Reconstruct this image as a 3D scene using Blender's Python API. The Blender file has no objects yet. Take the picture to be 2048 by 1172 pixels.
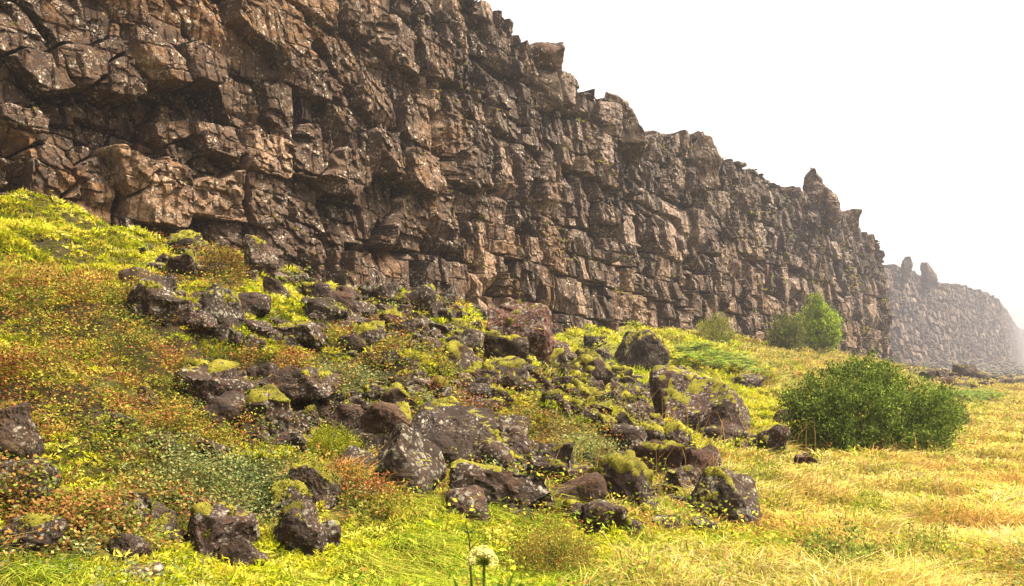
import bpy, math, random
import numpy as np
R = math.radians
random.seed(7)
rng = np.random.default_rng(7)
C = bpy.context.scene.collection
SC = bpy.context.scene

# ------------------------------------------------------------------ camera, sky, sun, exposure
W_PX, H_PX, F_PX, HORIZON = 2048.0, 1172.0, 28.0 / 36.0 * 2048.0, 740.0
cd = bpy.data.cameras.new('camera')
cd.lens = 28.0; cd.sensor_width = 36.0
cd.shift_y = (HORIZON - H_PX / 2) / W_PX
cd.clip_end = 3000.0
cam = bpy.data.objects.new('camera', cd); C.objects.link(cam)
cam.location = (0, 0, 0); cam.rotation_euler = (R(90), 0, 0)
SC.camera = cam

SUN_EL, SUN_AZ = 60.0, 95.0           # degrees; azimuth clockwise from +Y (the way the camera looks)
wd = bpy.data.worlds.new('World'); SC.world = wd; wd.use_nodes = True
wn = wd.node_tree.nodes; wl = wd.node_tree.links
sky = wn.new('ShaderNodeTexSky'); sky.sky_type = 'NISHITA'; sky.sun_disc = False
sky.sun_elevation = R(SUN_EL); sky.sun_rotation = R(SUN_AZ)
sky.air_density = 1.0; sky.dust_density = 4.0; sky.ozone_density = 1.0
hs = wn.new('ShaderNodeHueSaturation'); hs.inputs['Saturation'].default_value = 0.10
wl.new(sky.outputs[0], hs.inputs['Color'])
bg = wn['Background']; bg.inputs['Strength'].default_value = 0.066
wt = wn.new('ShaderNodeMix'); wt.data_type = 'RGBA'; wt.blend_type = 'MULTIPLY'; wt.inputs[0].default_value = 1.0
wl.new(hs.outputs[0], wt.inputs[6]); wt.inputs[7].default_value = (1.0, 0.945, 0.875, 1)   # warm white overcast
wl.new(wt.outputs[2], bg.inputs['Color'])

sl = bpy.data.lights.new('sun', 'SUN'); sl.energy = 3.2; sl.angle = R(28); sl.color = (1.0, 0.90, 0.76)
so = bpy.data.objects.new('sun', sl); C.objects.link(so)
so.rotation_euler = (R(90 - SUN_EL), 0, R(180 - SUN_AZ))
SC.view_settings.view_transform = 'Standard'; SC.view_settings.look = 'None'
SC.view_settings.exposure = 2.55; SC.view_settings.gamma = 1.0
SC.cycles.max_bounces = 5; SC.cycles.diffuse_bounces = 3; SC.cycles.transmission_bounces = 3
SC.cycles.volume_bounces = 0

# ------------------------------------------------------------------ noise helpers (numpy)
def hsh(ix, iy, iz=0, seed=0):
    h = (np.asarray(ix).astype(np.int64) * 374761393 + np.asarray(iy).astype(np.int64) * 668265263
         + np.asarray(iz).astype(np.int64) * 2147483647 + seed * 1274126177) & 0xFFFFFFFF
    h = ((h ^ (h >> 13)) * 1274126177) & 0xFFFFFFFF
    h = ((h ^ (h >> 16)) * 2246822519) & 0xFFFFFFFF
    h = h ^ (h >> 15)
    return (h & 0xFFFFFF) / float(0x1000000)

def vn2(x, y, seed=0):
    x = np.asarray(x, float); y = np.asarray(y, float)
    ix = np.floor(x); iy = np.floor(y); fx = x - ix; fy = y - iy
    fx = fx * fx * (3 - 2 * fx); fy = fy * fy * (3 - 2 * fy)
    a = hsh(ix, iy, 0, seed); b = hsh(ix + 1, iy, 0, seed)
    c = hsh(ix, iy + 1, 0, seed); d = hsh(ix + 1, iy + 1, 0, seed)
    return (a + (b - a) * fx) * (1 - fy) + (c + (d - c) * fx) * fy - 0.5

def fb2(x, y, seed=0, oct=4, gain=0.5):
    r = 0; g = 1.0
    for k in range(oct):
        r = r + g * vn2(x * 2.03 ** k + 17.3 * k, y * 2.03 ** k - 9.1 * k, seed + k); g *= gain
    return r

def vn3(x, y, z, seed=0):
    ix = np.floor(x); iy = np.floor(y); iz = np.floor(z)
    fx = x - ix; fy = y - iy; fz = z - iz
    fx = fx * fx * (3 - 2 * fx); fy = fy * fy * (3 - 2 * fy); fz = fz * fz * (3 - 2 * fz)
    r = 0
    for i in (0, 1):
        for j in (0, 1):
            for k in (0, 1):
                r = r + hsh(ix + i, iy + j, iz + k, seed) * (fx if i else 1 - fx) * (fy if j else 1 - fy) * (fz if k else 1 - fz)
    return r - 0.5

def fb3(p, f, seed=0, oct=4, gain=0.5):
    r = 0; g = 1.0
    for k in range(oct):
        q = p * (f * 2.03 ** k) + 13.7 * k
        r = r + g * vn3(q[:, 0], q[:, 1], q[:, 2], seed + k); g *= gain
    return r

def sstep(e0, e1, x):
    t = np.clip((x - e0) / (e1 - e0), 0, 1)
    return t * t * (3 - 2 * t)

# ------------------------------------------------------------------ mesh and tagging helpers
def mesh_np(name, V, F, mat, col=None, smooth=False, parent=None):
    """V (n,3); F list of (array (m,k)) face arrays; ONE mesh object"""
    me = bpy.data.meshes.new(name)
    V = np.ascontiguousarray(V, np.float32)
    Fs = [np.asarray(f, np.int32) for f in F if len(f)]
    loops = np.concatenate([f.ravel() for f in Fs]).astype(np.int32)
    tot = np.concatenate([np.full(len(f), f.shape[1], np.int32) for f in Fs])
    st = np.concatenate([[0], np.cumsum(tot)[:-1]]).astype(np.int32)
    me.vertices.add(len(V)); me.vertices.foreach_set('co', V.ravel())
    me.loops.add(len(loops)); me.loops.foreach_set('vertex_index', loops)
    me.polygons.add(len(tot)); me.polygons.foreach_set('loop_start', st)
    try: me.polygons.foreach_set('loop_total', tot)
    except Exception: pass
    me.update(calc_edges=True)
    me.polygons.foreach_set('use_smooth', np.full(len(tot), bool(smooth)))
    if col is not None:
        ca = me.color_attributes.new('Col', 'FLOAT_COLOR', 'POINT')
        c4 = np.ones((len(V), 4), np.float32); c4[:, :col.shape[1]] = col
        ca.data.foreach_set('color', c4.ravel())
    me.materials.append(mat)
    o = bpy.data.objects.new(name, me); C.objects.link(o)
    if parent: o.parent = parent
    return o

def tag(o, label=None, cat=None, group=None, kind=None):
    if label: o['label'] = label
    if cat: o['category'] = cat
    if group: o['group'] = group
    if kind: o['kind'] = kind
    return o

def thing(name, loc, label, cat, group=None):
    o = bpy.data.objects.new(name, None); C.objects.link(o); o.location = loc
    o.empty_display_size = 0.1
    return tag(o, label, cat, group)

# ------------------------------------------------------------------ materials
class NT:
    def __init__(s, name):
        s.m = bpy.data.materials.new(name); s.m.use_nodes = True
        s.n = s.m.node_tree.nodes; s.l = s.m.node_tree.links
        for x in list(s.n): s.n.remove(x)
        s.out = s.n.new('ShaderNodeOutputMaterial')
    def node(s, t, **kw):
        x = s.n.new(t)
        for k, v in kw.items(): setattr(x, k, v)
        return x
    def link(s, a, b): s.l.new(a, b)
    def noise(s, vec, scale, detail=4, rough=0.6):
        x = s.n.new('ShaderNodeTexNoise'); x.inputs['Scale'].default_value = scale
        x.inputs['Detail'].default_value = detail; x.inputs['Roughness'].default_value = rough
        s.l.new(vec, x.inputs['Vector']); return x.outputs['Fac']
    def voro(s, vec, scale, feat='F1', rnd=1.0):
        x = s.n.new('ShaderNodeTexVoronoi'); x.feature = feat; x.inputs['Scale'].default_value = scale
        x.inputs['Randomness'].default_value = rnd
        s.l.new(vec, x.inputs['Vector']); return x
    def ramp(s, fac, a, b, ca=(0, 0, 0, 1), cb=(1, 1, 1, 1)):
        x = s.n.new('ShaderNodeMapRange'); x.interpolation_type = 'SMOOTHSTEP'
        x.inputs['From Min'].default_value = a; x.inputs['From Max'].default_value = b
        s.l.new(fac, x.inputs['Value']); return x.outputs['Result']
    def mix(s, fac, a, b, mode='MIX'):
        x = s.n.new('ShaderNodeMix'); x.data_type = 'RGBA'; x.blend_type = mode
        for v, i in ((fac, 0), (a, 6), (b, 7)):
            if isinstance(v, (float, int)): x.inputs[i].default_value = v
            elif isinstance(v, tuple): x.inputs[i].default_value = v if len(v) == 4 else v + (1,)
            else: s.l.new(v, x.inputs[i])
        return x.outputs[2]
    def math(s, op, a, b=0.0):
        x = s.n.new('ShaderNodeMath'); x.operation = op
        for v, i in ((a, 0), (b, 1)):
            if isinstance(v, (float, int)): x.inputs[i].default_value = v
            else: s.l.new(v, x.inputs[i])
        return x.outputs[0]

def rock_material(name, lichen_amt, lichen_col, spot_scale, moss=0.0, bump=0.6, dark=(0.03, 0.024, 0.02), moss_col=(0.16, 0.15, 0.02)):
    t = NT(name)
    tc = t.node('ShaderNodeTexCoord').outputs['Object']
    vc = t.node('ShaderNodeVertexColor', layer_name='Col').outputs['Color']
    n1 = t.noise(tc, 1.1, 5, 0.65); n2 = t.noise(tc, 6.0, 6, 0.7); n3 = t.noise(tc, 38.0, 4, 0.7)
    vb = t.mix(1.0, vc, (1.24, 1.11, 0.96), 'MULTIPLY')
    c = t.mix(t.ramp(n2, 0.40, 0.60), t.mix(0.68, vb, dark), vb)
    c = t.mix(t.ramp(n3, 0.36, 0.66), t.mix(0.62, c, (0.02, 0.016, 0.014)), c)
    # lichen crusts: irregular pale spots, gathered in patches
    wob = t.node('ShaderNodeVectorMath', operation='ADD')
    nv = t.node('ShaderNodeTexNoise'); nv.inputs['Scale'].default_value = spot_scale * 1.3; nv.inputs['Detail'].default_value = 3
    t.link(tc, nv.inputs['Vector'])
    sc = t.node('ShaderNodeVectorMath', operation='SCALE'); t.link(nv.outputs['Color'], sc.inputs[0]); sc.inputs['Scale'].default_value = 0.9 / spot_scale
    t.link(tc, wob.inputs[0]); t.link(sc.outputs[0], wob.inputs[1])
    v1 = t.voro(wob.outputs[0], spot_scale); v2 = t.voro(wob.outputs[0], spot_scale * 2.7)
    sep = t.node('ShaderNodeSeparateColor'); t.link(v1.outputs['Color'], sep.inputs[0])
    sep2 = t.node('ShaderNodeSeparateColor'); t.link(v2.outputs['Color'], sep2.inputs[0])
    patch = t.ramp(t.noise(tc, 2.3, 4, 0.6), 0.62 - 0.35 * lichen_amt, 0.78 - 0.3 * lichen_amt)
    s1 = t.math('MULTIPLY', t.ramp(v1.outputs['Distance'], 0.42, 0.28), t.ramp(sep.outputs[0], 0.72 - 0.4 * lichen_amt, 0.74 - 0.4 * lichen_amt))
    s2 = t.math('MULTIPLY', t.ramp(v2.outputs['Distance'], 0.45, 0.30), t.ramp(sep2.outputs[1], 0.60 - 0.3 * lichen_amt, 0.62 - 0.3 * lichen_amt))
    sp = t.math('MULTIPLY', t.math('MAXIMUM', s1, t.math('MULTIPLY', s2, 0.75)), patch)
    sp = t.math('MULTIPLY', sp, t.ramp(n3, 0.30, 0.55))
    lc = t.mix(sep.outputs[1], lichen_col, tuple(x * 0.62 for x in lichen_col))
    c = t.mix(sp, c, lc)
    if moss > 0:
        g = t.node('ShaderNodeNewGeometry'); sx = t.node('ShaderNodeSeparateXYZ'); t.link(g.outputs['Normal'], sx.inputs[0])
        mz = t.math('ADD', t.math('MULTIPLY', sx.outputs[2], 0.5), t.math('MULTIPLY', t.noise(tc, 3.2, 5, 0.65), 1.0))
        mm = t.ramp(mz, 1.18 - 0.4 * moss, 1.28 - 0.4 * moss)
        mc = t.mix(n3, tuple(x * 0.45 for x in moss_col), tuple(x * 1.5 for x in moss_col))
        c = t.mix(mm, c, mc)
    b = t.node('ShaderNodeBsdfPrincipled'); t.link(c, b.inputs['Base Color'])
    b.inputs['Roughness'].default_value = 0.9; b.inputs['Specular IOR Level'].default_value = 0.06
    hgt = t.math('ADD', t.math('MULTIPLY', n2, 0.5), t.math('ADD', t.math('MULTIPLY', n3, 0.35), t.math('MULTIPLY', sp, 0.12)))
    bp = t.node('ShaderNodeBump'); bp.inputs['Strength'].default_value = bump; bp.inputs['Distance'].default_value = 0.06
    t.link(hgt, bp.inputs['Height']); t.link(bp.outputs[0], b.inputs['Normal'])
    t.link(b.outputs[0], t.out.inputs[0])
    return t.m

def leaf_material(name, trans=0.35, gloss=0.0):
    t = NT(name)
    vc = t.node('ShaderNodeVertexColor', layer_name='Col').outputs['Color']
    d = t.node('ShaderNodeBsdfDiffuse'); tr = t.node('ShaderNodeBsdfTranslucent')
    t.link(vc, d.inputs[0]); t.link(vc, tr.inputs[0])
    mx = t.node('ShaderNodeMixShader'); mx.inputs[0].default_value = trans
    t.link(d.outputs[0], mx.inputs[1]); t.link(tr.outputs[0], mx.inputs[2])
    o = mx.outputs[0]
    if gloss > 0:
        gl = t.node('ShaderNodeBsdfGlossy'); gl.inputs['Roughness'].default_value = 0.45
        m2 = t.node('ShaderNodeMixShader'); m2.inputs[0].default_value = gloss
        t.link(o, m2.inputs[1]); t.link(gl.outputs[0], m2.inputs[2]); o = m2.outputs[0]
    t.link(o, t.out.inputs[0])
    return t.m

M_CLIFF = rock_material('cliff_rock', 0.52, (0.50, 0.42, 0.33), 9.0, moss=0.0, bump=0.8)
M_BOULD = rock_material('boulder_rock', 0.8, (0.30, 0.265, 0.205), 13.0, moss=0.52, bump=0.8)
M_BOULD2 = rock_material('speckled_rock', 0.55, (0.36, 0.315, 0.245), 19.0, moss=0.42, bump=0.9)
M_BOULD3 = rock_material('crusted_rock', 0.95, (0.24, 0.215, 0.16), 9.0, moss=0.62, bump=0.8)
M_BARE = rock_material('bare_rock', 0.42, (0.38, 0.35, 0.31), 14.0, moss=0.25, bump=0.8)
M_LEAF = leaf_material('leaf', 0.3)
M_GRASS = leaf_material('grass_blade', 0.4)
M_WILLOW = leaf_material('willow_leaf', 0.3)

def flat_vc_material(name, rough=0.9, scale=60.0):
    t = NT(name)
    tc = t.node('ShaderNodeTexCoord').outputs['Object']
    vc = t.node('ShaderNodeVertexColor', layer_name='Col').outputs['Color']
    n = t.noise(tc, scale, 5, 0.75)
    c = t.mix(t.ramp(n, 0.25, 0.8), t.mix(0.7, vc, (0.02, 0.016, 0.006)), vc)
    b = t.node('ShaderNodeBsdfPrincipled'); t.link(c, b.inputs['Base Color'])
    b.inputs['Roughness'].default_value = rough; b.inputs['Specular IOR Level'].default_value = 0.15
    bp = t.node('ShaderNodeBump'); bp.inputs['Strength'].default_value = 0.9; bp.inputs['Distance'].default_value = 0.03
    t.link(n, bp.inputs['Height']); t.link(bp.outputs[0], b.inputs['Normal'])
    t.link(b.outputs[0], t.out.inputs[0])
    return t.m
M_MOSS = flat_vc_material('moss_cushion', 1.0, 70.0)
M_SOIL = flat_vc_material('ground_cover_soil', 0.95, 22.0)
M_BARK = flat_vc_material('bark', 0.9, 40.0)
M_FLOWER = leaf_material('flower', 0.2)

# ------------------------------------------------------------------ the lie of the land
UX, UY = 0.594, 0.8045            # along the cliff, away from the camera
NX, NY = 0.8045, -0.594           # out of the cliff, towards the valley
DCL = 20.0                        # the cliff line passes 20 m from the camera
FAR = np.array([(78, 196), (101, 206), (190, 306), (426, 663), (800, 1180)], float)

def st_of(x, y): return DCL + NX * x + NY * y, UX * x + UY * y
def xy_of(s, t): return (s - DCL) * NX + t * UX, (s - DCL) * NY + t * UY

def far_dist(x, y):
    best = np.full(np.shape(x), 1e9); sd = np.zeros(np.shape(x))
    for i in range(len(FAR) - 1):
        ax, ay = FAR[i]; bx, by = FAR[i + 1]
        dx, dy = bx - ax, by - ay; L2 = dx * dx + dy * dy
        q = np.clip(((x - ax) * dx + (y - ay) * dy) / L2, 0, 1)
        d = np.hypot(x - ax - q * dx, y - ay - q * dy)
        sgn = np.sign((x - ax) * dy - (y - ay) * dx)
        m = d < best
        best = np.where(m, d, best); sd = np.where(m, d * sgn, sd)
    return sd

FLAT = -1.7
def ground_z(x, y):
    x = np.asarray(x, float); y = np.asarray(y, float)
    s, t = st_of(x, y)
    B = np.interp(t, [-40, 0, 7.6, 14.2, 26, 47, 84, 106, 130], [5.3, 5.0, 4.55, 3.45, 3.05, 4.2, 2.9, 2.4, 0.5])
    S = np.interp(t, [-40, 0, 5, 9, 17, 40, 61, 106], [15.5, 15.0, 14.5, 15.5, 15.0, 13.0, 12.5, 11.5])
    q = np.maximum(s, 0.0) / S
    prof = np.log1p(np.exp((1.0 - q) * 9.0)) / 9.0            # straight slope, soft toe
    z = FLAT + B * np.minimum(prof, 1.0)
    tr = 24.5 - 0.80 * s                                        # rim of the boulder fan
    fan = 1.0 - sstep(-2.2, 1.6, t - tr)
    z = z + (fan * 1.0 - 0.25 * (1 - fan) * sstep(40, 25, t)) * sstep(17.0, 11.0, s) * sstep(-0.5, 4.0, s)
    on = sstep(17.0, 12.5, s)
    z = z + on * (0.62 * fb2(x / 2.1, y / 2.1, 11, 3) + 0.30 * fb2(x / 0.7, y / 0.7, 12, 3))
    z = z - 2.4 * sstep(95, 200, t) * sstep(9, 14, s)
    z = z + (1 - on) * (0.16 * fb2(x / 2.6, y / 2.6, 13, 3) + 0.05 * fb2(x / 0.5, y / 0.5, 14, 2))
    fd = far_dist(x, y)
    fz = FLAT - 2.4 + 7 * np.log1p(np.exp((1 - np.maximum(fd, 0) / 20.0) * 6.0)) / 6.0
    z = np.maximum(z, np.where(t > 160, np.minimum(fz, FLAT + 5) + 0.5 * fb2(x / 3, y / 3, 15, 3) * (fd < 22), -99))
    return z

def ray(px, py): return (px - 1024.0) / F_PX, (HORIZON - py) / F_PX
def at(px, py):
    """the point of the ground seen at a place of the photograph"""
    dx, dz = ray(px, py)
    Y = np.exp(np.linspace(math.log(2.5), math.log(500), 1700))
    g = ground_z(dx * Y, Y) - dz * Y
    k = np.argmax(g > 0) if (g > 0).any() else len(Y) - 1
    Yk = Y[k]
    return np.array([dx * Yk, Yk, float(ground_z(dx * Yk, Yk))])
def proj(x, y, z):
    yy = np.maximum(y, 0.05)
    return 1024.0 + F_PX * x / yy, HORIZON - F_PX * z / yy

# ------------------------------------------------------------------ ground
BARE = [(1050, 720, 80, 40), (1150, 770, 90, 50), (1280, 850, 80, 60), (1350, 920, 70, 50), (1240, 960, 110, 50), (860, 580, 120, 45), (730, 640, 80, 40), (950, 910, 120, 60), (430, 650, 90, 60), (480, 500, 130, 50)]
def build_ground():
    def axis(knots):
        out = []
        for (a, b, d) in knots: out.append(np.arange(a, b, d))
        return np.concatenate(out + [[knots[-1][1]]])
    s = axis([(-12, -2, 2), (-2, 19, 0.11), (19, 30, 0.3), (30, 60, 1.5), (60, 700, 20)])
    t = axis([(-60, -12, 3), (-12, 0, 0.3), (0, 26, 0.11), (26, 60, 0.25), (60, 130, 0.7), (130, 400, 3), (400, 1100, 14)])
    S, T = np.meshgrid(s, t, indexing='ij')
    X, Y = xy_of(S, T); Z = ground_z(X, Y)
    n, m = S.shape
    V = np.stack([X.ravel(), Y.ravel(), Z.ravel()], 1)
    I = np.arange(n * m).reshape(n, m)
    F = np.stack([I[:-1, :-1], I[1:, :-1], I[1:, 1:], I[:-1, 1:]], -1).reshape(-1, 4)
    # colour of what covers the soil: mossy turf, straw litter on the flat, grey scree far away
    x, y = X.ravel(), Y.ravel(); ss = S.ravel(); tt = T.ravel()
    m1 = sstep(-0.25, 0.3, fb2(x / 1.3, y / 1.3, 21, 4))[:, None]
    turf = np.array([0.060, 0.052, 0.008]) * m1 + np.array([0.030, 0.021, 0.008]) * (1 - m1)
    straw = np.array([0.34, 0.27, 0.05]) * m1 + np.array([0.22, 0.21, 0.03]) * (1 - m1)
    k = sstep(13.5, 16.5, ss + 1.2 * fb2(x / 2, y / 2, 22, 3))[:, None]
    c = turf * (1 - k) + straw * k
    gs = (sstep(21, 27, tt + 0.8 * ss))[:, None] * (1 - k)
    c = c * (1 - gs) + gs * (np.array([0.25, 0.22, 0.025]) * m1 + np.array([0.17, 0.17, 0.02]) * (1 - m1))
    fr = (sstep(22, 15, far_dist(x, y)) * (tt > 160))[:, None]
    dist = sstep(70, 130, tt)[:, None]; c = c * (1 - dist) + dist * (np.array([0.085, 0.080, 0.018]) * m1 + np.array([0.05, 0.055, 0.014]) * (1 - m1))
    bare = np.zeros(len(x)); bx, by = proj(x, y, Z.ravel())
    for (cx, cy, rx, ry) in BARE: bare = np.maximum(bare, np.exp(-((bx - cx) / rx) ** 2 - ((by - cy) / ry) ** 2) * (y > 3))
    bare = sstep(.2, .6, bare + .5 * fb2(x / .7, y / .7, 23, 3))[:, None]
    c = c * (1 - bare) + np.array([0.045, 0.034, 0.02]) * bare
    c = c * (1 - fr) + fr * (np.array([0.055, 0.046, 0.036]) * m1 + np.array([0.06, 0.055, 0.02]) * (1 - m1))
    return tag(mesh_np('ground', V, [F], M_SOIL, c, smooth=True), kind='structure')
build_ground()

# ------------------------------------------------------------------ the cliff
def cell_noise(a, z, wa, wz, seed, jit=0.85, p=3.0):
    """nearest and second nearest jittered cell: edge distance, cell centre offsets, four random numbers"""
    u = a / wa; v = z / wz
    row = np.floor(v); u = u + 0.5 * (row % 2) * 0
    iu = np.floor(u); iv = np.floor(v)
    f1 = np.full(u.shape, 1e9); f2 = np.full(u.shape, 1e9)
    bi = np.zeros(u.shape); bj = np.zeros(u.shape); bu = np.zeros(u.shape); bv = np.zeros(u.shape)
    for i in (-1, 0, 1):
        for j in (-1, 0, 1):
            ci = iu + i; cj = iv + j
            cu = ci + 0.5 + jit * (hsh(ci, cj, 1, seed) - 0.5) + 0.5 * (cj % 2)- 0.25
            cv = cj + 0.5 + jit * (hsh(ci, cj, 2, seed) - 0.5)
            d = (np.abs(u - cu) ** p + np.abs(v - cv) ** p) ** (1 / p) * (0.8 + 0.45 * hsh(ci, cj, 9, seed))
            m = d < f1
            f2 = np.where(m, f1, np.minimum(f2, d)); f1 = np.where(m, d, f1)
            bi = np.where(m, ci, bi); bj = np.where(m, cj, bj)
            bu = np.where(m, cu, bu); bv = np.where(m, cv, bv)
    r = [hsh(bi, bj, k, seed) for k in (3, 4, 5, 6)]
    return f2 - f1, (u - bu) * wa, (v - bv) * wz, r

def brick_noise(a, z, wa, wz, seed, seg=0):
    """courses of squarish blocks: edge distance (m), offsets from the block's centre, four random numbers"""
    if seg: z = z + wz * hsh(np.floor(a / seg + 0.25 * vn2(a * 0 + 3, z / 3, seed)), 0, 5, seed)
    def axis(u, k0):
        k = np.floor(u); b = lambda q: q + 0.62 * (hsh(q, k0, 11, seed) - 0.5)
        k = np.where(u < b(k), k - 1, k); k = np.where(u >= b(k + 1), k + 1, k)
        return k, b(k), b(k + 1)
    v = z / wz; kv, v0, v1 = axis(v, 0 * v + 77)
    u = a / wa + 17.0 * hsh(kv, 3, 12, seed); ku, u0, u1 = axis(u, kv)
    e = np.minimum(np.minimum(v - v0, v1 - v) * wz, np.minimum(u - u0, u1 - u) * wa)
    r = [hsh(ku, kv, q, seed) for q in (3, 4, 5, 6)]
    return e, (u - (u0 + u1) / 2) * wa, (v - (v0 + v1) / 2) * wz, r

# blocks of the near wall read off the photograph: column, row, push out (m), lean sideways, lean upwards, tone
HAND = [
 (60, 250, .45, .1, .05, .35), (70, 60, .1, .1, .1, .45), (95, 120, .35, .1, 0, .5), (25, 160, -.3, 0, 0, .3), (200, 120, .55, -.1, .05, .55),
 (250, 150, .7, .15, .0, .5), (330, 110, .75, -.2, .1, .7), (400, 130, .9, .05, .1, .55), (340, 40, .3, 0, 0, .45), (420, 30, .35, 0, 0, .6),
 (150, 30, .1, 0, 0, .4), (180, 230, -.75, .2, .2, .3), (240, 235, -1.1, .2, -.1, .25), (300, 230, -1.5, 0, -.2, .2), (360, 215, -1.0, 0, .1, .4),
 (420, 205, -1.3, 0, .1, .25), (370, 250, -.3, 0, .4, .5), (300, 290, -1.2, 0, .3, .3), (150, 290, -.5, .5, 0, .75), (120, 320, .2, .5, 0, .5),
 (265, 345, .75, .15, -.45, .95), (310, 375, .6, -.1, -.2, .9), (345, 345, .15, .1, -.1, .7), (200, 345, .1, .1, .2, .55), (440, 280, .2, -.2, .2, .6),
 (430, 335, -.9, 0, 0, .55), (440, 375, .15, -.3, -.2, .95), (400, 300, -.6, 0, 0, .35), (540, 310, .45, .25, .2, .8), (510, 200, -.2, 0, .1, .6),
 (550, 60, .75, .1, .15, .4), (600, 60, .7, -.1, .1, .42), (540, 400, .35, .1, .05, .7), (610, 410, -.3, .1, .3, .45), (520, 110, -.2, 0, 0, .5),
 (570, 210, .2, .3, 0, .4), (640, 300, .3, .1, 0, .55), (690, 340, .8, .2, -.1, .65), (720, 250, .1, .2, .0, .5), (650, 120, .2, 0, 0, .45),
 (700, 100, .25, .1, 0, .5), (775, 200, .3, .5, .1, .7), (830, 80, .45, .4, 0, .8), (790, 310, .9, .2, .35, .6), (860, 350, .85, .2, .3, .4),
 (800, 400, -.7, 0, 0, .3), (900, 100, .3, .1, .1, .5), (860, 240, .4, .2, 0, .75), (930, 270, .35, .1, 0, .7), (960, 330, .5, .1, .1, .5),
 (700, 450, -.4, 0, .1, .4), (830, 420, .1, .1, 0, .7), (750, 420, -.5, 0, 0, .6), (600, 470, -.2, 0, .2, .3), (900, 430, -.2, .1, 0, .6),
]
def near_plane(px, py, D=DCL):
    dx, dz = ray(px, py)
    Y = D / (-NY - NX * dx)
    return UX * dx * Y + UY * Y, dz * Y           # place along the cliff, height

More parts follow.
